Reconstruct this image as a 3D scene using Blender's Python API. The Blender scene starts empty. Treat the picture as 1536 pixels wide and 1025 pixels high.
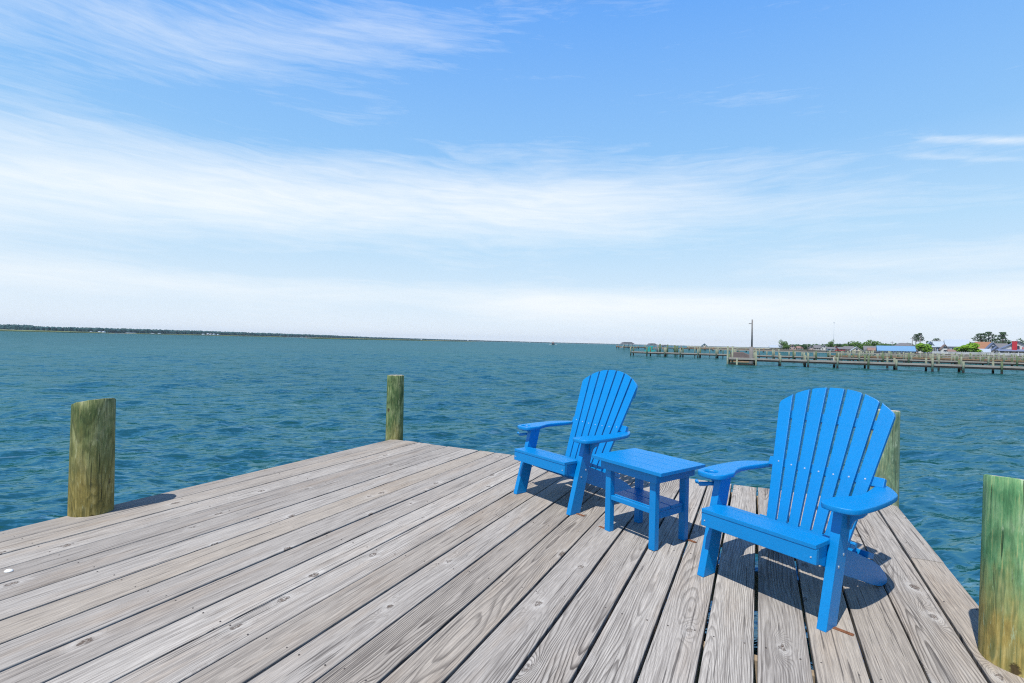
import bpy, bmesh, math, random
import numpy as np
from mathutils import Vector, Matrix
random.seed(7); RNG = np.random.default_rng(11)
D = bpy.data; SC = bpy.context.scene; COL = SC.collection
R = math.radians

# ------------------------------------------------------------------ camera
CAM_H = 1.2                                   # eye above the deck boards (z = 0); the water lies at WZ
WZ = -0.75
FPX, YAW, PITCH, ROLL = 757.116, 0.455116, 0.000978, 0.023172
def cam_axes():
    cy, sy = math.cos(YAW), math.sin(YAW)
    f = Vector((-sy*math.cos(PITCH), cy*math.cos(PITCH), math.sin(PITCH)))
    r = Vector((cy, sy, 0)); u = r.cross(f)
    c, s = math.cos(ROLL), math.sin(ROLL)
    return c*r + s*u, -s*r + c*u, f
CR, CU, CF = cam_axes()
CO = Vector((0, 0, CAM_H))
def ray(x, y): return CF*FPX + CR*(x-768) - CU*(y-512.5)
def gp(x, y, z=0.0):                          # where a sight line meets the level z
    d = ray(x, y); return CO + d*((z-CAM_H)/d.z)
def at(x, y, dep): return CO + ray(x, y)*(dep/FPX)   # point at camera depth dep
cam = D.objects.new('camera', D.cameras.new('camera')); COL.objects.link(cam)
cam.matrix_world = Matrix(((CR.x, CU.x, -CF.x, CO.x), (CR.y, CU.y, -CF.y, CO.y), (CR.z, CU.z, -CF.z, CO.z), (0, 0, 0, 1)))
cam.data.sensor_width = 36; cam.data.lens = 36*FPX/1536
cam.data.clip_start = 0.05; cam.data.clip_end = 60000
SC.camera = cam

# ------------------------------------------------------------------ helpers
def tag(o, label=None, cat=None, group=None, kind=None):
    if label: o['label'] = label
    if cat: o['category'] = cat
    if group: o['group'] = group
    if kind: o['kind'] = kind
    return o
def empty(name, loc=(0, 0, 0), rz=0.0):
    o = D.objects.new(name, None); COL.objects.link(o)
    o.location = loc; o.rotation_euler = (0, 0, rz); o.empty_display_size = .1
    return o
def link_mesh(name, me, mats=None, parent=None):
    if mats is not None:
        for m in (mats if isinstance(mats, (list, tuple)) else [mats]): me.materials.append(m)
    o = D.objects.new(name, me); COL.objects.link(o)
    if parent: o.parent = parent
    return o
class MB:
    """collects shapes in one bmesh"""
    def __init__(s): s.bm = bmesh.new(); s.mi = 0
    def _new(s, verts, faces):
        vs = [s.bm.verts.new(v) for v in verts]; out = []
        for f in faces:
            try:
                q = s.bm.faces.new([vs[i] for i in f]); q.material_index = s.mi; out.append(q)
            except ValueError: pass
        return vs
    def box(s, x0, x1, y0, y1, z0, z1, M=None, bev=0):
        v = [Vector(p) for p in ((x0,y0,z0),(x1,y0,z0),(x1,y1,z0),(x0,y1,z0),(x0,y0,z1),(x1,y0,z1),(x1,y1,z1),(x0,y1,z1))]
        if M is not None: v = [M @ p for p in v]
        vs = s._new(v, ((0,3,2,1),(4,5,6,7),(0,1,5,4),(1,2,6,5),(2,3,7,6),(3,0,4,7)))
        if bev: s.bevel(vs, bev)
        return s
    def bevel(s, vs, b, seg=2):
        es = list({e for v in vs for e in v.link_edges})
        bmesh.ops.bevel(s.bm, geom=es, offset=b, segments=seg, affect='EDGES', profile=.6)
    def prism(s, poly, axis, a, b, bev=0):
        """poly of 2-D points extruded along axis ('x': poly = (y, z); 'z': poly = (x, y); 'y': poly = (x, z))"""
        def pt(p, t): return {'x': (t, p[0], p[1]), 'z': (p[0], p[1], t), 'y': (p[0], t, p[1])}[axis]
        n = len(poly)
        v = [pt(p, a) for p in poly] + [pt(p, b) for p in poly]
        f = [tuple(range(n))[::-1], tuple(range(n, 2*n))] + [(i, (i+1) % n, n+(i+1) % n, n+i) for i in range(n)]
        vs = s._new(v, f)
        bmesh.ops.recalc_face_normals(s.bm, faces=list({q for x in vs for q in x.link_faces}))
        if bev:
            es = [e for e in {e for x in vs for e in x.link_edges} if len(e.link_faces) == 2 and e.calc_face_angle(0) > R(25)]
            bmesh.ops.bevel(s.bm, geom=es, offset=bev, segments=2, affect='EDGES', profile=.6)
        return s
    def tube(s, pts, rad, n=10, cap=True):
        pts = [Vector(p) for p in pts]
        rads = rad if isinstance(rad, (list, tuple)) else [rad]*len(pts)
        rings = []
        for i, p in enumerate(pts):
            d = (pts[min(i+1, len(pts)-1)] - pts[max(i-1, 0)]).normalized()
            a = d.orthogonal().normalized() if abs(d.z) < .95 else Vector((1, 0, 0))
            a = (a - d*a.dot(d)).normalized(); b = d.cross(a)
            rings.append([s.bm.verts.new(p + a*math.cos(t)*rads[i] + b*math.sin(t)*rads[i]) for t in [2*math.pi*k/n for k in range(n)]])
        for i in range(len(rings)-1):
            for k in range(n):
                q = s.bm.faces.new((rings[i][k], rings[i][(k+1) % n], rings[i+1][(k+1) % n], rings[i+1][k])); q.material_index = s.mi; q.smooth = True
        if cap:
            for rg in (rings[0][::-1], rings[-1]):
                q = s.bm.faces.new(rg); q.material_index = s.mi
        return s
    def build(s, name, mats, parent=None, smooth=False):
        bmesh.ops.recalc_face_normals(s.bm, faces=s.bm.faces)
        me = D.meshes.new(name); s.bm.to_mesh(me); s.bm.free()
        if smooth:
            for p in me.polygons: p.use_smooth = True
        return link_mesh(name, me, mats, parent)
def poly_prism(poly, axis, a, b, bev=0):
    m = MB(); m.prism(poly, axis, a, b, bev); return m

# ------------------------------------------------------------------ node helper
class NT:
    def __init__(s, name, tree=None):
        if tree is None:
            s.m = D.materials.new(name); s.m.use_nodes = True; s.t = s.m.node_tree
            s.t.nodes.clear(); s.out = s.t.nodes.new('ShaderNodeOutputMaterial')
        else: s.t = tree
    def n(s, typ, props=None, **inp):
        nd = s.t.nodes.new(typ)
        for k, v in (props or {}).items(): setattr(nd, k, v)
        for k, v in inp.items():
            k2 = k.replace('_', ' ')
            key = int(k[1:]) if k[0] == 'i' and k[1:].isdigit() else k2
            sock = nd.inputs[key]
            if hasattr(v, 'is_linked') or isinstance(v, bpy.types.NodeSocket): s.t.links.new(v, sock)
            else: sock.default_value = v
        return nd
    def math(s, op, a, b=0.0, c=None, clamp=False):
        nd = s.n('ShaderNodeMath', {'operation': op, 'use_clamp': clamp}, i0=a, i1=b)
        if c is not None:
            if isinstance(c, bpy.types.NodeSocket): s.t.links.new(c, nd.inputs[2])
            else: nd.inputs[2].default_value = c
        return nd.outputs[0]
    def vmath(s, op, a, b=(0, 0, 0)):
        nd = s.n('ShaderNodeVectorMath', {'operation': op}, i0=a, i1=b); return nd.outputs[0]
    def scale(s, v, sx, sy, sz): return s.vmath('MULTIPLY', v, (sx, sy, sz))
    def noise(s, vec, scale, detail=4, rough=.55, dist=0.0, typ=None, out='Fac'):
        nd = s.n('ShaderNodeTexNoise', typ or {}, Vector=vec, Scale=scale, Detail=detail, Roughness=rough, Distortion=dist)
        return nd.outputs['Fac' if out == 'Fac' else 'Color']
    def ramp(s, fac, stops, interp='LINEAR'):
        nd = s.n('ShaderNodeValToRGB', {}, Fac=fac); cr = nd.color_ramp; cr.interpolation = interp
        while len(cr.elements) < len(stops): cr.elements.new(.5)
        for e, (p, c) in zip(cr.elements, stops):
            e.position = p; e.color = (*c, 1) if not isinstance(c, (int, float)) else (c, c, c, 1)
        return nd.outputs['Color']
    def mix(s, fac, a, b, blend='MIX'):
        nd = s.n('ShaderNodeMix', {'data_type': 'RGBA', 'blend_type': blend})
        for i, v in ((0, fac), (6, a), (7, b)):
            if isinstance(v, bpy.types.NodeSocket): s.t.links.new(v, nd.inputs[i])
            elif i: nd.inputs[i].default_value = (*v, 1) if len(v) == 3 else v
            else: nd.inputs[i].default_value = v
        return nd.outputs[2]
    def mr(s, v, a, b, c=0.0, d=1.0, smooth=False):
        nd = s.n('ShaderNodeMapRange', {'interpolation_type': 'SMOOTHSTEP' if smooth else 'LINEAR'}, Value=v)
        for i, x in ((1, a), (2, b), (3, c), (4, d)): nd.inputs[i].default_value = x
        return nd.outputs[0]
    def bump(s, h, strength=.3, dist=.01, normal=None):
        nd = s.n('ShaderNodeBump', {}, Height=h, Strength=strength, Distance=dist)
        if normal is not None: s.t.links.new(normal, nd.inputs['Normal'])
        return nd.outputs[0]
    def pbr(s, color, rough=.6, normal=None, spec=.5, **kw):
        nd = s.n('ShaderNodeBsdfPrincipled')
        for k, v in {'Base Color': color, 'Roughness': rough, 'Specular IOR Level': spec, 'Normal': normal, **kw}.items():
            if v is None: continue
            if isinstance(v, bpy.types.NodeSocket): s.t.links.new(v, nd.inputs[k])
            else: nd.inputs[k].default_value = (*v, 1) if (k == 'Base Color' and len(v) == 3) else v
        s.t.links.new(nd.outputs[0], s.out.inputs[0]); return s.m
    @property
    def obj(s): return s.n('ShaderNodeTexCoord').outputs['Object']
    @property
    def rnd(s): return s.n('ShaderNodeObjectInfo').outputs['Random']
    @property
    def pos(s): return s.n('ShaderNodeNewGeometry').outputs['Position']

def simple(name, col, rough=.6, var=.12, scale=3.0, spec=.4, metallic=0.0):
    t = NT(name); p = t.obj
    n = t.noise(p, scale, 5, .6)
    n2 = t.noise(p, scale*9, 3, .6)
    f = t.math('ADD', t.math('MULTIPLY', n, .6), t.math('MULTIPLY', n2, .4))
    a = tuple(c*(1-var*1.6) for c in col); b = tuple(min(1, c*(1+var*1.2)) for c in col)
    return t.pbr(t.ramp(f, [(.3, a), (.7, b)]), rough, t.bump(n2, .15, .01), spec, Metallic=metallic)

# ------------------------------------------------------------------ materials
def mat_board():
    t = NT('weathered_board_wood'); p0 = t.obj; rnd = t.rnd
    off = t.n('ShaderNodeCombineXYZ', {}, X=t.math('MULTIPLY', rnd, 7.3), Y=t.math('MULTIPLY', rnd, 91.7), Z=t.math('MULTIPLY', rnd, 37.1)).outputs[0]
    p = t.vmath('ADD', p0, off)
    sep = t.n('ShaderNodeSeparateXYZ', {}, Vector=p0)
    # knots: sparse cells along the board
    ps = t.scale(p, 5.0, 1.9, .01)
    vor = t.n('ShaderNodeTexVoronoi', {'feature': 'F1', 'voronoi_dimensions': '2D'}, Vector=ps, Scale=1.0, Randomness=1.0)
    keep = t.mr(t.n('ShaderNodeSeparateColor', {}, Color=vor.outputs['Color']).outputs[0], .50, .62)
    dk = t.vmath('SUBTRACT', ps, vor.outputs['Position'])
    dks = t.scale(dk, 1/5.0, 1/1.9, 0)
    dm = t.n('ShaderNodeVectorMath', {'operation': 'LENGTH'}, i0=dks).outputs['Value']           # metres from the knot
    dst = t.n('ShaderNodeVectorMath', {'operation': 'LENGTH'}, i0=t.scale(dks, 1.0, .33, 0)).outputs['Value']
    bend = t.math('MULTIPLY', t.math('EXPONENT', t.math('MULTIPLY', t.math('POWER', t.math('DIVIDE', dst, .030), 2.0), -1.0)), keep)
    # ring field
    low = t.noise(t.scale(p, 3.2, .50, 1), 1.0, 2, .45)
    mid = t.noise(t.scale(p, 14, 1.6, 1), 1.0, 3, .5)
    cx = t.math('ADD', sep.outputs[0], t.math('MULTIPLY', t.math('SUBTRACT', rnd, .5), .16))
    cath = t.math('SQRT', t.math('ADD', t.math('POWER', cx, 2.0), .0009))
    fld = t.math('ADD', t.math('MULTIPLY', cath, 1.0), t.math('MULTIPLY', low, .27))
    fld = t.math('ADD', fld, t.math('MULTIPLY', mid, .020))
    fld = t.math('ADD', fld, t.math('MULTIPLY', bend, .085))
    rings = t.math('FRACT', t.math('MULTIPLY', fld, 98.0))
    late = t.ramp(rings, [(0, 0), (.50, .05), (.80, .85), (.9, 1.0), (.985, .5), (1.0, 0)])
    late = t.n('ShaderNodeSeparateColor', {}, Color=late).outputs[0]
    # how strong the rings show varies by board and place
    rs = t.mr(t.noise(t.scale(p, 4, .5, 1), 1.0, 2, .5), .38, .62, .10, 1.0)
    rsb = t.mr(t.math('FRACT', t.math('MULTIPLY', rnd, 17.7)), 0, 1, .35, 1.0)
    oc = t.n('ShaderNodeSeparateColor', {}, Color=t.n('ShaderNodeObjectInfo').outputs['Color']).outputs[0]
    ringm = t.math('MULTIPLY', t.math('MULTIPLY', late, rs), t.math('MULTIPLY', rsb, oc))
    # fine fibre streaks and checks
    fib = t.noise(t.scale(p, 420, 9, 1), 1.0, 4, .65)
    fib2 = t.noise(t.scale(p, 120, 2.2, 1), 1.0, 4, .6)
    chk = t.mr(t.noise(t.scale(p, 95, 1.5, 1), 1.0, 3, .55, .4), .63, .67)
    speck = t.mr(t.noise(t.scale(p, 60, 30, 1), 1.0, 2, .5), .74, .80)
    blot = t.noise(t.scale(p, 6, 2.2, 1), 1.0, 5, .65)
    # colours
    hue = t.math('FRACT', t.math('MULTIPLY', rnd, 5.31))
    base = t.ramp(hue, [(0, (.40, .365, .32)), (.2, (.54, .50, .445)), (.4, (.36, .33, .295)), (.6, (.46, .40, .325)), (.8, (.40, .37, .335)), (1, (.57, .53, .47))])
    tan = t.mix(t.mr(t.noise(t.scale(p, 9, 1.1, 1), 1.0, 4, .6), .5, .75, 0, .45), base, (.40, .28, .17))
    c = t.mix(t.mr(blot, .35, .75, 0, .45), tan, t.mix(.5, base, (.56, .52, .46)))
    c = t.mix(t.mr(fib, .40, .62, .0, .52), c, (.13, .115, .10))
    c = t.mix(t.mr(fib2, .49, .66, 0, .52), c, (.13, .112, .10))
    c = t.mix(t.math('MULTIPLY', ringm, .84), c, (.085, .072, .062))
    c = t.mix(t.math('MULTIPLY', chk, .75), c, (.07, .06, .055))
    c = t.mix(t.math('MULTIPLY', speck, .55), c, (.12, .10, .09))
    # knots
    dm = t.n('ShaderNodeVectorMath', {'operation': 'LENGTH'}, i0=t.scale(dks, 1.0, .62, 0)).outputs['Value']
    dm = t.math('ADD', dm, t.math('MULTIPLY', t.math('SUBTRACT', t.n('ShaderNodeSeparateColor', {}, Color=vor.outputs['Color']).outputs[1], .35), .010))
    jit = t.math('ADD', dm, t.math('MULTIPLY', t.math('SUBTRACT', t.noise(t.scale(p, 1.5, .7, 1), 48, 4, .65), .5), .044))
    halo = t.math('MULTIPLY', t.math('MULTIPLY', t.mr(jit, .012, .055, 1, 0), keep), t.mr(t.noise(t.scale(p, 30, 12, 1), 1.0, 4, .6), .40, .62, 0, .65))
    c = t.mix(halo, c, (.60, .57, .52))
    kc = t.math('MULTIPLY', t.mr(jit, .009, .017, 1, 0), keep)
    ring = t.math('MULTIPLY', t.math('MULTIPLY', t.mr(jit, .010, .0135, 0, 1), t.mr(jit, .0135, .018, 1, 0)), keep)
    c = t.mix(t.math('MULTIPLY', kc, t.mr(t.noise(p, 110, 3, .6), .38, .60, .10, 1.0)), c, (.09, .06, .042))
    c = t.mix(t.math('MULTIPLY', ring, .9), c, (.075, .06, .05))
    h = t.math('SUBTRACT', t.math('MULTIPLY', fib, .5), t.math('ADD', t.math('MULTIPLY', ringm, .7), t.math('MULTIPLY', chk, 1.6)))
    return t.pbr(c, .82, t.bump(h, .55, .004), .25)

def mat_pile(name, greens, browns, z0, z1, fig=8.0):
    """green treated trunk fading to bare brown wood low down; flat-sawn figure, streaks, knots and checks"""
    t = NT(name); p0 = t.obj; rnd = t.rnd
    off = t.n('ShaderNodeCombineXYZ', {}, X=t.math('MULTIPLY', rnd, 13.3), Y=t.math('MULTIPLY', rnd, 41.7), Z=t.math('MULTIPLY', rnd, 27.1)).outputs[0]
    p = t.vmath('ADD', p0, off); z = t.n('ShaderNodeSeparateXYZ', {}, Vector=p0).outputs[2]
    f = t.math('ADD', t.math('MULTIPLY', t.noise(t.scale(p, 5, 5, 1.1), 1.0, 2, .45, .6), 1.5), t.math('MULTIPLY', t.noise(t.scale(p, 16, 16, 4), 1.0, 3, .5), .22))
    rings = t.math('FRACT', t.math('MULTIPLY', f, fig))
    late = t.n('ShaderNodeSeparateColor', {}, Color=t.ramp(rings, [(0, 0), (.45, .1), (.80, 1), (.93, .8), (1, 0)])).outputs[0]
    fib = t.noise(t.scale(p, 110, 110, 6), 1.0, 4, .7)
    blot = t.noise(t.scale(p, 11, 11, 5.0), 1.0, 6, .72)
    blot2 = t.noise(t.scale(p, 13, 13, 5.5), 1.3, 6, .72)
    green = t.ramp(blot, [(p_, c_) for p_, c_ in zip((.28, .43, .57, .74), greens)])
    brown = t.ramp(blot2, [(p_, c_) for p_, c_ in zip((.28, .50, .74), browns)])
    k = t.mr(t.math('ADD', z, t.math('MULTIPLY', t.math('SUBTRACT', t.noise(t.scale(p, 10, 10, 2.5), 1.0, 5, .65), .5), .9)), z0, z1, 1, 0)
    c = t.mix(t.math('MULTIPLY', k, .92), green, brown)
    dark = tuple(v*.30 for v in greens[1])
    c = t.mix(t.math('MULTIPLY', late, t.mr(blot2, .35, .65, .25, .62)), c, dark)
    c = t.mix(t.mr(fib, .48, .66, 0, .50), c, dark)
    c = t.mix(t.mr(fib, .30, .44, .35, 0), c, tuple(min(1, v*1.25) for v in browns[2]))
    pale = t.mr(t.noise(t.scale(p, 40, 40, 7), 1.0, 5, .7), .60, .68, 0, .6)
    c = t.mix(pale, c, tuple(min(1, v*1.15) for v in greens[3]))
    vor = t.n('ShaderNodeTexVoronoi', {'feature': 'F1'}, Vector=t.scale(p, 6, 6, 4.2), Scale=1.0)
    kd = t.math('ADD', vor.outputs['Distance'], t.math('MULTIPLY', t.math('SUBTRACT', t.noise(p, 70, 3, .6), .5), .12))
    kn = t.mr(kd, .07, .12, 1, 0)
    c = t.mix(t.math('MULTIPLY', kn, .9), c, (.06, .038, .02))
    crack = t.mr(t.noise(t.scale(p, 75, 75, 2.0), 1.0, 3, .55), .665, .70)
    c = t.mix(t.math('MULTIPLY', crack, .75), c, (.022, .022, .012))
    wet = t.mr(z, -.70, -.55, 1, 0)
    c = t.mix(wet, c, (.03, .035, .02))
    h = t.math('SUBTRACT', t.math('MULTIPLY', fib, .6), t.math('ADD', t.math('MULTIPLY', crack, 1.2), t.math('MULTIPLY', kn, .8)))
    return t.pbr(c, .78, t.bump(h, .7, .006), .25)

def mat_endgrain():
    t = NT('piling_end_grain'); p = t.obj
    s = t.n('ShaderNodeVectorMath', {'operation': 'LENGTH'}, i0=t.scale(p, 1, 1, 0)).outputs['Value']
    rr = t.math('FRACT', t.math('MULTIPLY', t.math('ADD', s, t.math('MULTIPLY', t.noise(p, 8, 3), .02)), 90))
    c = t.mix(t.math('MULTIPLY', rr, .4), (.50, .44, .38), (.25, .20, .15))
    return t.pbr(c, .85, t.bump(rr, .3, .003), .2)

def mat_blue():
    t = NT('blue_poly_lumber'); p = t.obj
    n = t.noise(p, 260, 3, .6); m = t.noise(p, 900, 2, .5); big = t.noise(p, 6, 4, .6)
    st = t.noise(t.scale(p, 300, 60, 60), 1.0, 3, .6)
    c = t.ramp(t.math('ADD', t.math('MULTIPLY', n, .75), t.math('MULTIPLY', big, .25)), [(.3, (.000, .175, .46)), (.7, (.001, .240, .61))])
    dust = t.mr(t.noise(p, 45, 5, .7), .58, .80, 0, .05)
    c = t.mix(dust, c, (.30, .42, .55))
    h = t.math('ADD', t.math('MULTIPLY', n, .8), t.math('MULTIPLY', m, .3))
    return t.pbr(c, t.mr(st, .3, .7, .30, .46), t.bump(h, .32, .0030), .32)

def mat_water():
    t = NT('bay_water'); p = t.pos; nrm = t.n('ShaderNodeNewGeometry').outputs['Normal']
    rot = t.n('ShaderNodeMapping', {}, Vector=p); rot.inputs['Rotation'].default_value = (0, 0, R(-35)); q = rot.outputs[0]
    # wind ripples as surface slopes, long along the crests
    def slopes(sx, sy, det, ka, kb, dist=.5):
        c = t.n('ShaderNodeSeparateColor', {}, Color=t.noise(t.scale(q, sx, sy, 1), 1.0, det, .62, dist, None, 'Color'))
        return (t.math('MULTIPLY', t.math('SUBTRACT', c.outputs[0], .5), ka), t.math('MULTIPLY', t.math('SUBTRACT', c.outputs[1], .5), kb))
    A = [slopes(.7, 2.6, 3, .50, .20), slopes(2.4, 10, 4, 1.35, .42), slopes(9, 32, 3, 1.05, .45)]
    gust = t.mr(t.noise(t.scale(p, .05, .09, 1), 1.0, 4, .6), .3, .7, .7, 1.25)
    a = t.math('MULTIPLY', t.math('ADD', A[0][0], t.math('ADD', A[1][0], A[2][0])), gust)
    b = t.math('ADD', A[0][1], t.math('ADD', A[1][1], A[2][1]))
    off = t.n('ShaderNodeCombineXYZ', {}, X=t.math('ADD', t.math('MULTIPLY', a, .57), t.math('MULTIPLY', b, .82)), Y=t.math('ADD', t.math('MULTIPLY', a, -.82), t.math('MULTIPLY', b, .57)), Z=0.0).outputs[0]
    nn = t.n('ShaderNodeVectorMath', {'operation': 'NORMALIZE'}, i0=t.vmath('ADD', nrm, off)).outputs[0]
    big = t.noise(t.scale(p, .02, .06, 1), 1.0, 4, .6)
    c = t.ramp(big, [(.3, (.010, .062, .052)), (.7, (.013, .078, .067))])
    sky_glint = t.mr(t.noise(t.scale(q, 1.7, 13.0, 1), 1.0, 5, .74, .8), .57, .63, 0, .60)
    c = t.mix(sky_glint, c, (.13, .25, .31))  # light streaks of sky reflection on the wave tops, painted into the body colour
    dif = t.n('ShaderNodeBsdfDiffuse', {}, Color=c, Normal=nn)
    glo = t.n('ShaderNodeBsdfGlossy', {}, Color=(.46, .76, .97, 1), Roughness=.06, Normal=nn)
    fr = t.n('ShaderNodeFresnel', {}, IOR=1.333, Normal=nn)
    fac = t.math('MINIMUM', fr.outputs[0], .30)      # wave fronts hide one another, so a real sea never mirrors fully
    mx = t.n('ShaderNodeMixShader', {}, Fac=fac); t.t.links.new(dif.outputs[0], mx.inputs[1]); t.t.links.new(glo.outputs[0], mx.inputs[2])
    t.t.links.new(mx.outputs[0], t.out.inputs[0]); return t.m
WB = 1.0

M = {}
M['board'] = mat_board(); 
OLB = [(.17, .12, .035), (.36, .27, .075), (.56, .47, .20)]
M['pileL'] = mat_pile('olive_piling_wood', [(.04, .075, .03), (.105, .145, .05), (.22, .25, .105), (.40, .40, .22)], [(.12, .09, .026), (.29, .225, .06), (.50, .42, .18)], .15, .60)
M['pileM'] = mat_pile('dark_green_piling_wood', [(.03, .07, .03), (.08, .14, .05), (.20, .26, .11), (.42, .44, .25)], OLB, -.25, .22)
M['pileR'] = mat_pile('pale_green_piling_wood', [(.08, .14, .09), (.19, .28, .16), (.32, .40, .25), (.48, .52, .36)], OLB, -.2, .15)
M['pileN'] = mat_pile('bright_green_piling_wood', [(.05, .15, .06), (.11, .29, .12), (.22, .40, .18), (.42, .52, .32)], [(.20, .13, .035), (.42, .30, .08), (.62, .50, .20)], .12, .46, 5.0)
M["end"] = mat_endgrain(); M['blue'] = mat_blue(); M['water'] = mat_water()
M['screw'] = simple('pale_screw_head', (.55, .62, .70), .35, .05, 30, .6, .6)
M['nail'] = simple('dark_nail_head', (.07, .06, .055), .6, .1, 30)
M['rust'] = simple('rusty_steel', (.20, .08, .035), .85, .35, 40)
M['joist'] = simple('joist_timber', (.34, .27, .19), .85, .2, 6)
M['shell'] = simple('white_shell', (.85, .84, .80), .5, .05, 60)
M['greypost'] = simple('pale_green_post', (.24, .26, .18), .85, .3, .9)
M['postgreen'] = simple('green_treated_post', (.12, .16, .08), .85, .35, 1.2)
M['pdeck'] = simple('pier_deck_timber', (.29, .265, .23), .85, .2, .5)
M['pbrown'] = simple('pier_brown_beam', (.27, .17, .095), .85, .3, .4)
M['dark'] = simple('wet_dark_timber', (.025, .022, .018), .7, .2, 2)
M['white'] = simple('white_paint', (.55, .55, .54), .5, .05, 1)
M['cream'] = simple('cream_siding', (.50, .45, .36), .6, .06, 1)
M['pblue'] = simple('pale_blue_siding', (.25, .35, .50), .6, .08, 1)
M['lav'] = simple('lavender_siding', (.33, .37, .48), .6, .08, 1)
M['redp'] = simple('red_paint', (.45, .03, .045), .6, .1, 1)
M['pink'] = simple('pink_siding', (.42, .30, .27), .6, .1, 1)
M['roofgrey'] = simple('grey_shingle', (.16, .16, .17), .8, .15, 2)
M['roofslate'] = simple('blue_slate_roof', (.15, .19, .30), .7, .15, 2)
M['rooflight'] = simple('pale_metal_roof', (.40, .46, .52), .45, .05, 1)
M['roofblue'] = simple('blue_metal_roof', (.15, .30, .48), .45, .06, 1)
M['rooforange'] = simple('orange_brown_shingle', (.30, .15, .085), .8, .15, 2)
M['roofbrown'] = simple('brown_shingle', (.25, .16, .13), .8, .15, 2)
M['glass'] = simple('window_glass', (.03, .05, .08), .15, .1, 2, .6)
M['teal'] = simple('teal_canvas', (.02, .33, .32), .6, .1, 2)
M['cover'] = simple('grey_boat_cover', (.16, .12, .11), .8, .15, 2)
M['bark'] = simple('tree_bark', (.14, .10, .075), .9, .3, 2)
M['pole'] = simple('weathered_pole', (.20, .19, .18), .85, .2, 1)
M['hull'] = simple('dark_hull', (.02, .02, .03), .4, .1, 2)
def mat_leaf(name, a, b):
    t = NT(name); p = t.obj
    n = t.noise(p, .9, 3, .6); r = t.noise(p, 7, 2, .6)
    f = t.math('ADD', t.math('MULTIPLY', n, .6), t.math('MULTIPLY', r, .4))
    return t.pbr(t.ramp(f, [(.35, a), (.65, b)]), .7, None, .2)
M['leafmid'] = mat_leaf('mid_green_leaves', (.035, .085, .018), (.10, .19, .04))
M['leafdark'] = mat_leaf('dark_pine_needles', (.02, .05, .022), (.05, .10, .04))
M['leafbright'] = mat_leaf('bright_green_leaves', (.08, .19, .015), (.20, .36, .03))
M['woods'] = mat_leaf('haze_blued_woods_leaves', (.015, .055, .060), (.03, .085, .085))  # leaf green shifted to blue, distance haze painted into the colour
M['marsh'] = simple('marsh_grass', (.17, .20, .07), .9, .25, .02)
M['sand'] = simple('shore_ground', (.30, .29, .20), .9, .2, .05)
M['bulk'] = simple('bulkhead_timber', (.17, .14, .11), .85, .2, .5)

# ------------------------------------------------------------------ the dock we stand on
seam_far = {0: 607.7, 1: 626.4, 2: 647.2, 3: 669.7, 4: 693.7, 5: 715.7, 6: 740.3, 7: 765.7, 18: 1099, 19: 1136, 23: 1309.5}
far_y = {0: 661, 1: 664, 2: 667, 3: 670, 4: 674, 5: 677, 6: 680, 7: 683.5, 18: 727, 19: 732, 23: 753}
near = {i: (0, y) for i, y in enumerate([814, 832, 853.5, 875, 901, 930.5, 966, 1007])}
near.update({8+i: (x, 1025) for i, x in enumerate([61, 161.5, 265.6, 364.6, 467.7, 566.7, 664, 763, 856, 952, 1043.5, 1133, 1223, 1309, 1395, 1486])})
YF = 4.834
farX = {k: gp(v, far_y[k]).x for k, v in seam_far.items()}
ks = sorted(farX)
def far_x(i):
    for a, b in zip(ks, ks[1:]):
        if a <= i <= b: return farX[a] + (farX[b]-farX[a])*(i-a)/(b-a)
def seam_line(pa, pb):
    k = (pb[0]-pa[0])/(pb[1]-pa[1]); return (pa[0]+k*(YF-pa[1]), k)    # X at far edge, slope
lines = {}
a, b = gp(0, 798), gp(560, 665.4); lines[-1] = seam_line(b, a)
for i in range(24):
    b = gp(*near[i]); lines[i] = seam_line((far_x(i), YF), b)
a, b = gp(1345.2, 758.7), gp(1470, 910); lines[24] = seam_line(a, b)
def sx(i, y): return lines[i][0] + lines[i][1]*(y-YF)
Y0 = -2.2
JOISTS = [-1.9, -1.2, -.35, .5, 1.38, 2.26, 3.1, 3.95, 4.70]
dock = tag(empty('wooden_dock', (0, 0, 0)), 'weathered grey plank dock in the foreground holding the chairs', 'dock')
GAPS = {18: .0072, 19: .0072, 20: .007, 21: .006, 17: .0068, 16: .0065, 0: .0030, 22: .005, 23: .007, 2: .0034}
YJ = gp(1400, 842).y
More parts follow.
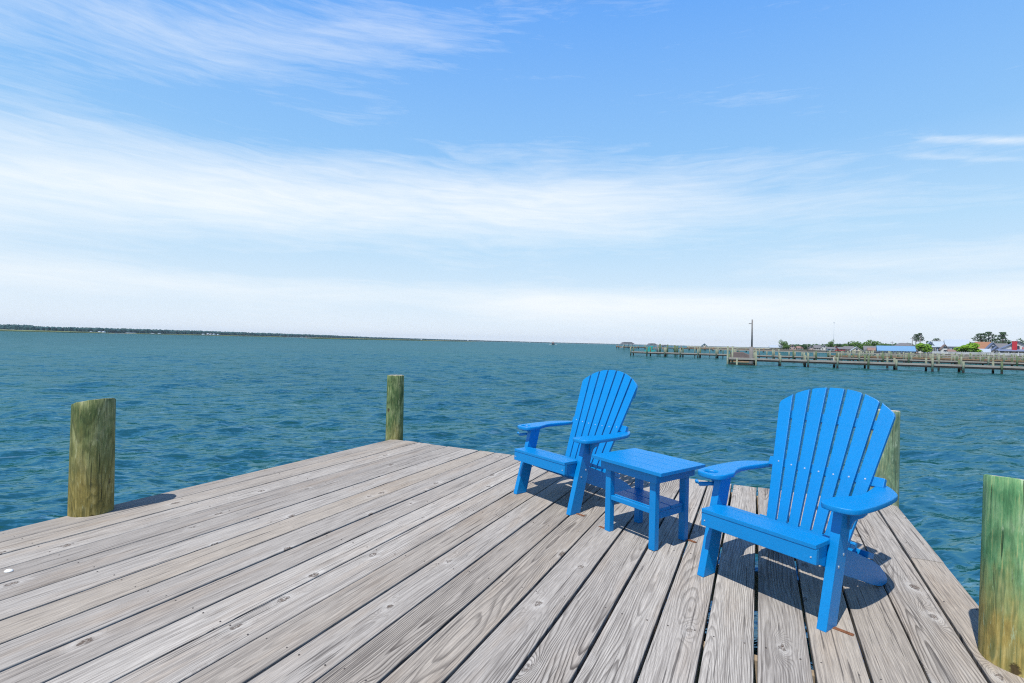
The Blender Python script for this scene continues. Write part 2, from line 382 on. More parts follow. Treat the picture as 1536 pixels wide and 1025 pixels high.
for i, ya_, yb_ in [(i, Y0, None) for i in range(24)] + [(24, Y0, YJ-.0012), (24, YJ+.0012, None)]:
    gl = GAPS.get(i-1, .0058 + .0010*random.random()); gr = GAPS.get(i, .0058)
    if i == 0: gl = 0
    if i == 24: gr = 0
    yf = YF + random.uniform(-.008, .008) if yb_ is None else yb_
    z1 = random.uniform(-.0012, .0012); xc = (sx(i-1, 0)+sx(i, 0))/2; th = .038
    m = MB()
    N = 26; rows = []
    ph = random.uniform(0, 6)
    for k in range(N+1):
        y = ya_ + (yf-ya_)*k/N
        wl = .0013*math.sin(y*1.7+ph) + .0006*math.sin(y*5+ph*2); wr = .0013*math.sin(y*1.4+ph*1.7)
        xl, xr = sx(i-1, y)+gl+wl, sx(i, y)-gr+wr
        zz = z1 + .0012*math.sin(y*1.1+ph); c = .0035
        rows.append([m.bm.verts.new((px-xc, y, pz)) for px, pz in ((xl, zz-th), (xl, zz-c), (xl+c*.35, zz-c*.3), (xl+c, zz), ((xl+xr)/2, zz+.0008), (xr-c, zz), (xr-c*.35, zz-c*.3), (xr, zz-c), (xr, zz-th))])
    for k in range(N):
        for j in range(9):
            j2 = (j+1) % 9
            m.bm.faces.new((rows[k][j], rows[k][j2], rows[k+1][j2], rows[k+1][j]))
    m.bm.faces.new(rows[0]); m.bm.faces.new(rows[-1][::-1])
    m.mi = 1
    for jy in JOISTS:
        if not ya_ < jy < yf: continue
        for fx in (.2, .8):
            x = sx(i-1, jy)*(1-fx)+sx(i, jy)*fx - xc + random.uniform(-.01, .01); yy = jy+random.uniform(-.012, .012)
            if jy > 4.6: yy = min(yy, 4.76)
            m.tube([(x, yy, -.01), (x, yy, z1+.0022)], .0034, 8)
    o = m.build('board', [M['board'], M['nail']], dock); o.location = (xc, 0, 0)
    o.color = (min(1.15, max(.28, .28+(i-5)*.085))*random.uniform(.8, 1.2), 1, 1, 1)
for jy in JOISTS:
    MB().box(sx(-1, jy)+.03, sx(24, jy)-.03, jy-.02, jy+.02, -.24, -.0405, bev=.003).build('joist', M['joist'], dock)
for gx in (-3.6, -1.5, .65):
    MB().box(gx-.06, gx+.06, Y0+.1, YF-.1, -.44, -.2415, bev=.004).build('girder', M['joist'], dock)

def piling(cx, cy, r, h, tilt, label, mat='pileL'):
    """peeled round piling: slightly uneven, sawn top plane tilted by (dx, dy) slopes"""
    m = MB(); n = 64; prof = [(-2.2, 1.03), (-1.2, 1.02), (-.5, 1.01), (-.1, 1.005), (.15, 1), (.4, .985), (h*.8, .97), (h*.94, .965)]
    ph = random.uniform(0, 6); rings = []
    def rad(t, z): return r*(1+.012*math.sin(3*t+ph+z*1.5)+.008*math.sin(7*t+ph*2+z*3)+.004*math.sin(17*t+z*2))
    for z, k in prof:
        rings.append([m.bm.verts.new((rad(t, z)*k*math.cos(t), rad(t, z)*k*math.sin(t), z)) for t in [2*math.pi*j/n for j in range(n)]])
    for kk, dz in ((.960, -.004), (.935, 0.0)):
        rg = []
        for j in range(n):
            t = 2*math.pi*j/n; x, y = rad(t, h)*kk*math.cos(t), rad(t, h)*kk*math.sin(t)
            rg.append(m.bm.verts.new((x, y, h+tilt[0]*x+tilt[1]*y+dz + .0012*math.sin(9*t+ph))))
        rings.append(rg)
    for a_, b_ in zip(rings, rings[1:]):
        for j in range(n):
            f = m.bm.faces.new((a_[j], a_[(j+1) % n], b_[(j+1) % n], b_[j])); f.smooth = True
    f = m.bm.faces.new(rings[-1]); f.material_index = 1
    o = m.build('piling', [M[mat], M['end']]); o.location = (cx, cy, 0); o.rotation_euler.z = 0
    return tag(o, label, 'piling', 'round wooden pilings at the dock edge')
PILES = [(-3.992, 1.812, .120, .738, (.235, .02), 'green-brown piling with slanted sawn top at the left edge of the dock', 'pileL'),
         (-3.957, 4.894, .104, .765, (.02, -.023), 'slim green piling at the far left corner of the dock', 'pileM'),
         (.905, 4.935, .112, .725, (0, -.05), 'green piling half hidden behind the back of the nearer blue chair', 'pileR'),
         (.962, 2.655, .142, .705, (-.065, -.18), 'thick green and brown piling cut off by the right edge of the picture', 'pileN')]
for a in PILES: piling(*a)

# shell
m = MB(); n = 20; rg = []
for k in range(7):
    u = k/6; rr = .0155*math.sin(math.pi/2*(1-u)+.0)**.8 if u < 1 else .0008
    rg.append([m.bm.verts.new((rr*math.cos(2*math.pi*j/n)*(1.25)*(1+.04*math.cos(12*math.pi*2*j/n)), rr*math.sin(2*math.pi*j/n), +.011*math.sin(math.pi/2*u)+.001)) for j in range(n)])
for a_, b_ in zip(rg, rg[1:]):
    for j in range(n): m.bm.faces.new((a_[j], a_[(j+1) % n], b_[(j+1) % n], b_[j]))
m.bm.faces.new(rg[0][::-1]); m.bm.faces.new(rg[-1])
o = m.build('shell', M['shell'], smooth=True); p = gp(13, 858); o.location = (p.x, p.y, .001); o.rotation_euler.z = .5
tag(o, 'small white clam shell lying on the planks at the left', 'shell')

# ------------------------------------------------------------------ adirondack chair
W = .629
def mirror(poly): return [(W-x, y) for x, y in poly][::-1]
ARM_R = [(.557, .17), (.552, .12), (.560, .082), (.586, .063), (.63, .058), (.668, .064), (.694, .080), (.710, .115), (.722, .24), (.722, .38), (.712, .49), (.700, .535),
         (.668, .590), (.634, .640), (.606, .668), (.584, .672), (.579, .650), (.585, .59), (.598, .50), (.607, .43), (.608, .36), (.596, .30), (.576, .25), (.556, .21)]
def smooth_poly(poly, it=1):
    for _ in range(it):
        out = []
        for i in range(len(poly)):
            a_, b_ = poly[i], poly[(i+1) % len(poly)]
            out += [(a_[0]*.75+b_[0]*.25, a_[1]*.75+b_[1]*.25), (a_[0]*.25+b_[0]*.75, a_[1]*.25+b_[1]*.75)]
        poly = out
    return poly
def arm_mesh(poly, z0, z1, hole=None):
    m = MB(); bm = m.bm; poly = smooth_poly(poly, 1)
    loops = [poly]
    if hole: loops.append([(hole[0]+hole[2]*math.cos(t), hole[1]+hole[2]*math.sin(t)) for t in [2*math.pi*k/32 for k in range(32)]])
    edges = []; vl = []
    for lp in loops:
        vs = [bm.verts.new((x, y, z0)) for x, y in lp]; vl.append(vs)
        edges += [bm.edges.new((vs[i], vs[(i+1) % len(vs)])) for i in range(len(vs))]
    r_ = bmesh.ops.triangle_fill(bm, use_beauty=True, use_dissolve=False, edges=edges)
    faces = [g for g in r_['geom'] if isinstance(g, bmesh.types.BMFace)]
    ex = bmesh.ops.extrude_face_region(bm, geom=faces)
    bmesh.ops.translate(bm, verts=[v for v in ex['geom'] if isinstance(v, bmesh.types.BMVert)], vec=(0, 0, z1-z0))
    bmesh.ops.recalc_face_normals(bm, faces=bm.faces)
    es = [e for e in bm.edges if len(e.link_faces) == 2 and e.calc_face_angle(0) > R(50)]
    bmesh.ops.bevel(bm, geom=es, offset=.0055, segments=3, affect='EDGES', profile=.5)
    for f in bm.faces:
        if abs(f.normal.z) < .98: f.smooth = True
    return m
SEAT = [(-.02, .3475), (.05, .3470), (.12, .341), (.19, .325), (.26, .301), (.33, .275), (.40, .250), (.47, .226)]
def seat_z(y):
    for (a0, z0), (a1, z1) in zip(SEAT, SEAT[1:]):
        if a0 <= y <= a1: return z0+(z1-z0)*(y-a0)/(a1-a0), math.atan2(z1-z0, a1-a0)
BK0, BK1 = Vector((.425, .225)), Vector((.775, .985))       # back plane in (y, z)
bdir = (BK1-BK0).normalized(); BL = (BK1-BK0).length; bnor = Vector((-bdir.y, bdir.x))*-1   # pointing back/down
def backpt(x, s, d): q = BK0 + bdir*s + Vector((bdir.y, -bdir.x))*d; return Vector((x, q.x, q.y))
def dot_screw(m, p, nrm, r=.004):
    p = Vector(p); nrm = Vector(nrm).normalized(); m.tube([p-nrm*.003, p+nrm*.0016], r, 10)
def make_chair():
    root = empty('adirondack_chair')
    bl = M['blue']; mats = [bl, M['screw']]
    # legs
    for x0 in (0, W-.040):
        m = poly_prism([(0, 0), (.103, 0), (.238, .4985), (.142, .4985)], 'x', x0, x0+.040, .004)
        m.mi = 1
        if x0 > 0:
            for (y, z) in ((.105, .255), (.150, .300)): dot_screw(m, (x0+.040, y, z), (1, 0, 0), .0065)
        m.build('leg', mats, root)
    # stringers: seat rails running back down to the deck
    SP = [(-.004, .272), (-.004, .347), (.05, .345), (.12, .337), (.19, .319), (.26, .295), (.33, .269), (.40, .243), (.50, .205), (.62, .158), (.71, .112), (.775, .066), (.812, .030), (.816, .012), (.803, .001), (.74, .001),
          (.68, .018), (.60, .045), (.50, .083), (.40, .120), (.30, .156), (.20, .196), (.10, .238), (.04, .262)]
    SP = [(y*.945, z) for y, z in SP]
    for x0 in (.0415, W-.0415-.030):
        poly_prism(SP, 'x', x0, x0+.030, .003).build('side_rail', bl, root)
    # apron
    m = poly_prism([(-.034, .281), (-.006, .279), (-.006, .344), (-.030, .348)], 'x', .0415, W-.030, .0035); m.mi = 1
    for x in (.062, W-.052):
        for z in (.310,): dot_screw(m, (x, -.0335, z), (0, -1, .05), .0036)
    m.build('front_apron', mats, root)
    # seat slats
    y = -.036; widths = [.132, .058, .058, .058, .058, .058]
    for k, w_ in enumerate(widths):
        z, an = seat_z(max(-.02, min(.469, y+w_/2)))
        x0, x1 = (.0425, W-.032) if k == 0 else (.0415, W-.0415)
        Mx = Matrix.Translation((0, y+w_/2, z)) @ Matrix.Rotation(an if k else R(-.6), 4, 'X')
        MB().box(x0, x1, -w_/2+.003, w_/2-.003, -.0005, .0195, Mx, .003).build('seat_slat', bl, root)
        y += w_*math.cos(an)
    # back slats: a fan of seven
    NS = 7; WB_, WT = .408, .630; cxs = W/2+.014
    zs_arc = lambda u: BL*(1 - .148*abs(u)**2.2)              # u in -1..1 across
    for k in range(NS):
        u0, u1 = -1+2*k/NS, -1+2*(k+1)/NS; g = .0076
        def xx(u, s): return cxs + u*(WB_ + (WT-WB_)*s/BL)/2
        nseg = 6; front = []
        pts = []                                            # outline (x, s) going round
        pts.append((xx(u0, 0)+g*.7, 0)); pts.append((xx(u1, 0)-g*.7, 0))
        tops = []
        for j in range(nseg+1):
            u = u1+(u0-u1)*j/nseg; s = zs_arc(u)
            if k == 0 and j == nseg: s -= .006
            if k == NS-1 and j == 0: s -= .006
            x = xx(u, s)
            if j == 0: x -= g
            if j == nseg: x += g
            tops.append((x, s))
        pts += tops
        m = MB(); n = len(pts)
        fr = [backpt(x, s, 0) for x, s in pts]; bk = [backpt(x, s, .021) for x, s in pts]
        vs = m._new(fr+bk, [tuple(range(n)), tuple(range(n, 2*n))[::-1]] + [(i, n+i, n+(i+1) % n, (i+1) % n) for i in range(n)])
        bmesh.ops.recalc_face_normals(m.bm, faces=m.bm.faces)
        es = [e for e in m.bm.edges if e.calc_face_angle(0) > R(40)]
        bmesh.ops.bevel(m.bm, geom=es, offset=.003, segments=2, affect='EDGES', profile=.6)
        m.mi = 1
        s_ = .368 - .016*(1-abs((u0+u1)/2)**2)
        dot_screw(m, backpt(xx((u0+u1)/2, s_)+.004, s_, 0), (0, -bdir.y, bdir.x), .0042)
        m.build('back_slat', mats, root)
    # rails behind the back
    def rail(s0, s1, x0, x1, d0=.0215, d1=.050, curved=False):
        m = MB(); vs = []
        for x in (x0, x1):
            for (s, d) in ((s0, d0), (s1, d0), (s1, d1), (s0, d1)): vs.append(backpt(x, s, d))
        v = m._new(vs, ((0, 1, 2, 3), (4, 7, 6, 5), (0, 4, 5, 1), (1, 5, 6, 2), (2, 6, 7, 3), (3, 7, 4, 0)))
        bmesh.ops.recalc_face_normals(m.bm, faces=m.bm.faces); m.bevel(v, .004)
        m.build('back_rail', bl, root)
    rail(.632, .682, .060, W-.032); rail(.340, .390, .050, W-.006, .0215, .050); rail(-.01, .05, .0735, W-.0735)
    # cross piece on the side rails behind the back
    MB().box(.036, W-.036, -.035, .035, 0, .028, Matrix.Translation((0, .540, .180)) @ Matrix.Rotation(-.36, 4, 'X'), .004).build('cross_rail', bl, root)
    # arms, brackets, hook
    for side in (0, 1):
        poly = ARM_R if side else mirror(ARM_R)
        hole = None if side else (-.012, .125, .037)
        arm = arm_mesh(poly, .4995, .5255, hole).build('armrest', bl, root)
        if not side:                                         # drink holder sunk in the left arm
            mm = MB(); rr = .0372; k = 32; pr = [(.0385, .524), (.0365, .5245), (.0345, .515), (.0335, .488), (.0, .486)]
            rings = [[mm.bm.verts.new((-.012+q*math.cos(2*math.pi*j/k), .125+q*math.sin(2*math.pi*j/k), z)) for j in range(k)] for q, z in pr[:-1]]
            for a_, b_ in zip(rings, rings[1:]):
                for j in range(k): mm.bm.faces.new((a_[j], a_[(j+1) % k], b_[(j+1) % k], b_[j]))
            mm.bm.faces.new(rings[-1])
            mm.build('cup_holder', bl, arm, smooth=True)
        X = (lambda x: x) if side else (lambda x: W-x)
        q = [(0.6405, .4985), (.700, .4985), (.700, .487), (.688, .471), (.668, .459), (.654, .444), (.646, .424), (.6405, .405)]
        poly2 = [(X(x), z) for x, z in q]
        poly_prism(poly2, 'y', .175, .200, .002).build('arm_bracket', bl, root)
    pts = [(-.005, .128, .455), (-.030, .112, .452), (-.055, .098, .446), (-.075, .088, .443), (-.088, .082, .450), (-.094, .079, .463)]
    MB().tube([(x, y+.03, z) for x, y, z in pts], [.011, .011, .012, .012, .011, .007], 12).build('bag_hook', bl, root, smooth=True)
    return root
def copy_tree(o, parent=None):
    c = o.copy(); COL.objects.link(c)
    if parent: c.parent = parent
    for ch in list(o.children): copy_tree(ch, c)
    return c
chair = make_chair()
chair.location = (-.2695, 2.8208, .0005); chair.rotation_euler.z = R(-29.3)
tag(chair, 'larger, nearer blue slatted chair on the right, beside the dock edge', 'chair', 'blue slatted garden chairs on the dock')
chair2 = copy_tree(chair)
chair2.location = (-1.726, 3.612, .0005); chair2.rotation_euler.z = R(-25.2)
tag(chair2, 'farther blue slatted chair to the left of the small blue table', 'chair', 'blue slatted garden chairs on the dock')

# ------------------------------------------------------------------ side table
tb = tag(empty('side_table', (-.8718, 3.2005, .0005), math.atan2(-.4697, .8828)), 'small blue slatted side table with lower shelf between the two chairs', 'table')
TW, TD, TZ = .395, .325, .478
for x0 in (0, TW-.044):
    for y0 in (0, TD-.040): MB().box(x0, x0+.044, y0, y0+.040, 0, TZ-.0215, bev=.004).build('leg', M['blue'], tb)
MB().box(-.0225, TW+.0225, -.0225, -.0015, TZ-.078, TZ-.0215, bev=.003).build('long_apron', M['blue'], tb)
MB().box(-.0225, TW+.0225, TD+.0015, TD+.0225, TZ-.078, TZ-.0215, bev=.003).build('long_apron', M['blue'], tb)
MB().box(-.0225, -.0015, -.0005, TD+.0005, TZ-.078, TZ-.0215, bev=.002).build('short_apron', M['blue'], tb)
MB().box(TW+.0015, TW+.0225, -.0005, TD+.0005, TZ-.078, TZ-.0215, bev=.002).build('short_apron', M['blue'], tb)
ny = 4; y0 = -.055; sw = (TD+.105)/ny
for k in range(ny):
    m = MB(); m.box(-.078, TW+.078, y0+k*sw+.0009, y0+(k+1)*sw-.0009, TZ-.021, TZ, bev=.0022); m.build('table_top_slat', M['blue'], tb)
m = MB(); m.box(.0445, TW-.0445, .004, .026, .208, .236, bev=.003); m.build('shelf_rail', M['blue'], tb)
m = MB(); m.box(.0445, TW-.0445, TD-.026, TD-.004, .190, .214, bev=.003); m.build('shelf_rail', M['blue'], tb)
for x0 in (.012, TW-.034): MB().box(x0, x0+.022, .0405, TD-.0405, .175, .2145, bev=.003).build('shelf_support', M['blue'], tb)
for a, b in ((.030, .160), (.167, .300)): MB().box(.012, TW-.012, a if a > .04 else .041, b if b < .29 else TD-.041, .2155, .235, bev=.003).build('shelf_slat', M['blue'], tb)

# ------------------------------------------------------------------ rusty brackets holding the legs down
def bracket(px, ang, label, ln=.085):
    p = gp(*px); m = MB()
    m.box(0, ln, -.010, .010, 0, .0028, bev=.0008); m.box(-.0028, 0, -.010, .010, 0, .060, bev=.0008)
    for x in (ln*.35, ln*.75): m.tube([(x, 0, .002), (x, 0, .0055)], .004, 8)
    o = m.build('angle_bracket', M['rust']); o.location = (p.x, p.y, .0022); o.rotation_euler.z = ang
    tag(o, label, 'bracket', 'rusty angle brackets at furniture legs')
bracket((1246, 941), R(-22), 'rusty angle bracket at the right leg of the nearer chair')
bracket((865, 771), R(-22), 'rusty angle bracket at the front right leg of the farther chair', .07)
bracket((909.5, 794.5), R(155), 'rusty angle bracket at the left front leg of the small table', .06)
bracket((1031, 810), R(-26), 'rusty angle bracket at the right leg of the small table', .06)

# ------------------------------------------------------------------ water
def water():
    na, nr = 1000, 760
    az = np.linspace(R(-90), R(62), na)        # measured from +Y towards +X, shifted by the view below
    az = az - YAW*0 
    r0, r1 = 1.0, 420.0
    rr = r0*(r1/r0)**(np.linspace(0, 1, nr))
    A, Rr = np.meshgrid(az, rr)
    X = Rr*np.sin(A); Y = Rr*np.cos(A)
    sp = np.maximum(Rr*(az[1]-az[0]), Rr*((r1/r0)**(1/(nr-1))-1))
    Z = np.zeros_like(X); DX = np.zeros_like(X); DY = np.zeros_like(X)
    main = math.atan2(-.80, .60)               # travel direction of the chop
    for i in range(110):
        lam = .14*(2.9/.14)**RNG.random(); k = 2*math.pi/lam
        th = main + RNG.normal()*.46
        amp = .0082*lam**.86*(1.0 if lam < 2.4 else .75)*(.6+.8*RNG.random())
        kx, ky = k*math.cos(th), k*math.sin(th); ph = RNG.random()*6.283
        gx, gy = RNG.normal(size=2)*.10; ph2 = RNG.random()*6.283
        grp = .62+.5*np.sin(gx*X+gy*Y+ph2)     # gustiness
        fade = np.clip((lam/sp-2.2)/2.5, 0, 1)
        w = kx*X+ky*Y+ph
        a_ = amp*grp*fade
        Z += a_*np.sin(w); q = .75
        DX += q*a_*math.cos(th)*np.cos(w); DY += q*a_*math.sin(th)*np.cos(w)
    edge = np.clip((r1-Rr)/150, 0, 1); Z *= edge
    V = np.stack([X+DX*edge, Y+DY*edge, Z+WZ], -1).reshape(-1, 3)
    # flat skirt to the horizon
    ext = []
    for r_ in (800, 2000, 5000, 9000): ext.append(np.stack([r_*np.sin(az), r_*np.cos(az), np.full(na, WZ)], -1))
    V = np.concatenate([V]+ext); nrt = nr+len(ext)
    idx = np.arange(nrt*na).reshape(nrt, na)
    F = np.stack([idx[:-1, :-1], idx[:-1, 1:], idx[1:, 1:], idx[1:, :-1]], -1).reshape(-1, 4)[:, ::-1]
    me = D.meshes.new('water'); me.vertices.add(len(V)); me.vertices.foreach_set('co', V.astype(np.float32).ravel())
    me.loops.add(F.size); me.loops.foreach_set('vertex_index', F.astype(np.int32).ravel())
    me.polygons.add(len(F)); me.polygons.foreach_set('loop_start', np.arange(0, F.size, 4, dtype=np.int32))
    me.polygons.foreach_set('loop_total', np.full(len(F), 4, dtype=np.int32))
    me.polygons.foreach_set('use_smooth', np.ones(len(F), dtype=bool))
    me.update(); me.validate()
    tag(link_mesh('water', me, M['water']), kind='structure')
    # the rest of the bay around and behind, a few centimetres lower, so the surface closes under the dock
    m = MB(); s = 9000
    m._new([(-s, -s, WZ-.28), (s, -s, WZ-.28), (s, s, WZ-.28), (-s, s, WZ-.28)], [(0, 1, 2, 3)])
    tag(m.build('water', M['water']), kind='structure')
water()

# ------------------------------------------------------------------ piers
def pier(name, A, B, width, zd, sp, r, label, ext, mats, top_rail=False, fascia=.24, thin=.10):
    """A, B: ends of the front edge (x, y); posts every sp metres on both sides"""
    A = Vector((*A, 0)); B = Vector((*B, 0)); d = (B-A); L = d.length; ang = math.atan2(d.y, d.x)
    root = tag(empty(name, (A.x, A.y, 0), ang), label, 'pier')
    MB().box(0, L, -width/2+width/2, width, zd-.05, zd).build('deck', mats[0], root)
    for y0_ in (-.05, width+.002):
        MB().box(0, L, y0_, y0_+.048, zd-fascia*.62, zd+.012).build('edge_beam', mats[1], root)
        MB().box(0, L, y0_+.03, y0_+.10, zd-fascia*1.35, zd-fascia*.62-.004).build('stringer', M['dark'], root)
    if top_rail is not False: MB().box(top_rail, L, -.14, -.05, zd+ext[0]-.14, zd+ext[0]).build('top_beam', mats[1], root)
    n = int(L/sp)
    first = None
    for i in range(n+1):
        for side in (0, 1):
            e = ext[0] + random.random()*(ext[1]-ext[0])
            x = i*sp + random.uniform(-.15, .15); y = -.05-r if not side else width+.05+r
            m = MB(); m.tube([(0, 0, -2.2), (0, 0, WZ+.22)], r*1.02, 8, False); 
            for f in m.bm.faces: f.material_index = 1
            m.tube([(0, 0, WZ+.22), (0, 0, zd+e)], r, 8)
            o = m.build('pile', [random.choice(mats[2]), M['dark']], root); o.location = (x, y, 0)
    return root
PA, PB = (-3.1, 62.9), (46, 62.9)
pier('boat_pier', PA, PB, 1.5, -.02, 2.62, .095, 'near low timber pier crossing the water with grey-green piles, at the right', (.35, .8), (M['pdeck'], M['pdeck'], [M['greypost'], M['greypost'], M['postgreen']]))
pier('boat_pier', (-21.0, 93.0), (75, 89.5), 1.6, -.02, 2.9, .115, 'second long brown pier running behind the near low pier', (.80, .95), (M['pbrown'], M['pdeck'], [M['greypost'], M['postgreen']]), 14.0)
pier('boat_pier', (12.0, 112.0), (95, 112.0), 1.6, .05, 3.1, .12, 'brown pier with close-set posts behind the second pier on the right', (.5, 1.1), (M['pbrown'], M['pbrown'], [M['greypost'], M['greypost'], M['postgreen']]))
pier('boat_pier', (20.0, 141.0), (110, 139.0), 1.8, .10, 3.6, .13, 'pale pier in front of the shore houses', (.4, 1.1), (M['pdeck'], M['pdeck'], [M['greypost']]))
pier('boat_pier', (16.0, 128.0), (100, 127.0), 1.6, .0, 3.3, .12, 'brown pier just in front of the pale shore pier', (.4, 1.0), (M['pbrown'], M['pbrown'], [M['greypost'], M['postgreen']]))
pier('boat_pier', (30.0, 158.0), (124, 150.0), 1.6, .12, 3.6, .12, 'pier closest to the picket fence', (.4, 1.0), (M['pdeck'], M['pbrown'], [M['greypost']]))
a, b = at(925, 522.4, 262), at(1160, 525, 225)
pier('boat_pier', (a.x, a.y), (b.x, b.y), 2.0, .25, 3.6, .16, 'farthest pier, reaching left to the open-sided pavilion', (.3, 1.0), (M['pdeck'], M['pbrown'], [M['greypost'], M['pbrown']]), fascia=.35)
# platform at the end of the near pier
pl = tag(empty('pier_platform', (-3.15, 61.0, 0), 0), 'raised timber platform with tall corner posts at the left end of the near pier', 'platform')
MB().box(0, 3.0, 0, 1.75, -.03, .03).build('deck', M['pdeck'], pl)
m = MB(); m.box(0, 3.0, -.06, -.002, -.16, .045); m.build('edge_beam', M['pdeck'], pl)
for x, y, z in ((.05, -.2, 1.3), (.45, 1.9, 1.3), (1.0, 0.0, .02), (2.9, -.2, 1.0)):
    MB().tube([(x, y, -2.2), (x, y, z)], .095, 10).build('pile', M['greypost'], pl)
m = MB(); m.box(.2, 2.7, .1, 1.3, -.72, -.60); m.build('float', M['dark'], pl)
# utility pole
ub = at(1126.5, 546, 59.5); ut = at(1128, 479.5, 59.5)
up = tag(empty('utility_pole', (ub.x, ub.y, 0)), 'tall bare grey pole standing in the water at the end of the near pier', 'pole')
MB().tube([(0, 0, -2.2), (0, 0, 1.3)], .22, 12).build('base_pile', M['pole'], up)
MB().tube([(.05, .0, 1.2), (.03, 0, ut.z)], [.10, .075], 10).build('shaft', M['pole'], up)
MB().box(-.34, 0, -.04, .04, 4.02-.04+CAM_H-1.2, 4.06+CAM_H-1.2).build('cross_bracket', M['pole'], up)
# covered boat moored at the platform
cb = at(1110, 533, 62); bo = tag(empty('covered_boat', (cb.x, cb.y+3.2, WZ), R(4)), 'small boat under a grey-brown cover beside the bare pole', 'boat')
m = MB(); m.prism([(-1.3, 0), (1.6, 0), (2.0, .55), (-1.4, .55)], 'y', -.8, .8, .05); m.build('hull', M['pbrown'], bo)
m = MB(); m.prism([(-1.4, .56), (1.95, .56), (1.5, .85), (.2, 1.35), (-1.1, 1.30)], 'y', -.78, .78, .08); m.build('cover', M['cover'], bo)
# teal boat on the second pier's end
tbp = at(974, 529, 94); b2 = tag(empty('canvas_boat', (tbp.x, tbp.y, WZ+.6), R(10)), 'teal boat lifted beside the end of the second pier', 'boat')
m = MB(); m.prism([(-.9, 0), (.6, 0), (1.2, .45), (-.9, .35)], 'y', -.5, .5, .04); m.build('hull', M['teal'], b2)
m = MB(); m.prism([(-.7, .36), (.5, .42), (.7, 1.25), (-.1, 1.1)], 'y', -.4, .4, .04); m.build('canopy', M['teal'], b2)

# mooring posts standing free in the slips
def post(p, h, r, mat, label, grp):
    m = MB(); m.tube([(0, 0, -2.2), (0, 0, WZ+.25)], r*1.02, 8, False)
    for f in m.bm.faces: f.material_index = 1
    m.tube([(0, 0, WZ+.25), (0, 0, h)], [r, r*.93], 8)
    o = m.build('mooring_post', [mat, M['dark']]); o.location = (p[0], p[1], 0); o.rotation_euler = (random.uniform(-.02, .02), random.uniform(-.02, .02), 0)
    return tag(o, label, 'post', grp)
specs = [((69, 2.5), (2, 44), 6, 'pale green mooring post standing in the water just behind the near pier', 'mooring posts just behind the near pier'),
         ((100, 6), (-18, 70), 60, 'pale green mooring post standing in the slips behind the second pier', 'mooring posts behind the second pier'),
         ((122, 6), (14, 90), 90, 'weathered mooring post in the slips between the brown pier and the shore pier', 'mooring posts in the middle slips'),
         ((150, 6), (20, 112), 90, 'mooring post in the slips in front of the seawall', 'mooring posts near the seawall')]
for (yc, ys), (xa, xb), n, lab, grp in specs:
    for i in range(n):
        x = xa+(xb-xa)*(i+random.uniform(.1, .9))/n
        post((x, yc+random.uniform(-ys, ys)), random.uniform(.45, 1.15), random.uniform(.08, .115), random.choice([M['greypost'], M['greypost'], M['postgreen']]), lab, grp)
post((at(1251, 553, 55).x, at(1251, 553, 55).y), .35, .12, M['white'], 'short white-topped post standing in front of the near pier', 'single posts')
tagp = post((at(1408, 556, 52).x, at(1408, 556, 52).y), .95, .09, M['greypost'], 'slender pale post leaning against the front of the near pier', 'single posts')
# left group of posts near the far pier
for i, (px, ytop) in enumerate(((986, 517), (990, 516), (1001, 517), (1012, 518), (1016, 519))):
    p = at(px, 528, 118); q = at(px, ytop, 118)
    post((p.x, p.y), q.z, .2, random.choice([M['postgreen'], M['pole']]), 'dark mooring post in the cluster beside the teal boat', 'dark posts beside the teal boat')

# pavilions on the far pier
def pavilion(pxl, pxr, ybase, ytop, dep, label, roofm):
    a, b = at(pxl, ybase, dep), at(pxr, ybase, dep); t = at((pxl+pxr)/2, ytop, dep); w = (b-a).length; c = (a+b)/2
    root = tag(empty('pavilion', (c.x, c.y, 0), YAW), label, 'pavilion')
    zb, zt = a.z, t.z; ze = zb+(zt-zb)*.62
    MB().box(-w/2-1, w/2+1, -2, 2, zb-.35, zb).build('floor', M['pdeck'], root)
    for x in np.linspace(-w/2+.15, w/2-.15, 4):
        for y in (-1.6, 1.6): MB().box(x-.1, x+.1, y-.1, y+.1, zb, ze).build('column', M['white'], root)
    MB().prism([(-w/2-.3, ze), (w/2+.3, ze), (w/2*.55, zt), (-w/2*.7, zt)], 'y', -2.2, 2.2).build('roof', roofm, root)
    for x in np.linspace(-w/2-.6, w/2+.6, 5): MB().tube([(x, -1.9, -2), (x, -1.9, zb)], .16, 6).build('pile', M['pbrown'], root)
pavilion(932, 950, 520.6, 513.3, 262, 'brown-roofed open pavilion at the left end of the farthest pier', M['roofgrey'])
pavilion(973, 983, 521, 515.2, 250, 'small flat-roofed shelter over the pier left of the post cluster', M['roofgrey'])
pavilion(994, 998, 521, 517.3, 245, 'tiny grey-roofed shelter right of the post cluster', M['roofgrey'])

# ------------------------------------------------------------------ town
GZ = .45
def P2(x, dep):
    p = at(x, 530, dep); return Vector((p.x, p.y, 0))
land_px = [(1030, 420), (1120, 390), (1160, 345), (1210, 340), (1290, 280), (1330, 220), (1400, 190), (1470, 173), (1536, 160), (1700, 145)]
front = [P2(x, d) for x, d in land_px]
back = [P2(x, 2600) for x, d in land_px][::-1]
m = MB(); pts = [(p.x, p.y, GZ) for p in front+back]; m._new(pts, [tuple(range(len(pts)))])
bmesh.ops.triangulate(m.bm, faces=m.bm.faces)
tag(m.build('shore_ground', M['sand']), kind='structure')
sw_ = MB()
for a, b in zip(front, front[1:]):
    sw_._new([(a.x, a.y, -3), (b.x, b.y, -3), (b.x, b.y, GZ+.05), (a.x, a.y, GZ+.05), (a.x+.2, a.y+.4, -3), (b.x+.2, b.y+.4, -3), (b.x+.2, b.y+.4, GZ+.05), (a.x+.2, a.y+.4, GZ+.05)],
             [(0, 1, 2, 3), (4, 7, 6, 5), (3, 2, 6, 7), (0, 3, 7, 4), (1, 5, 6, 2)])
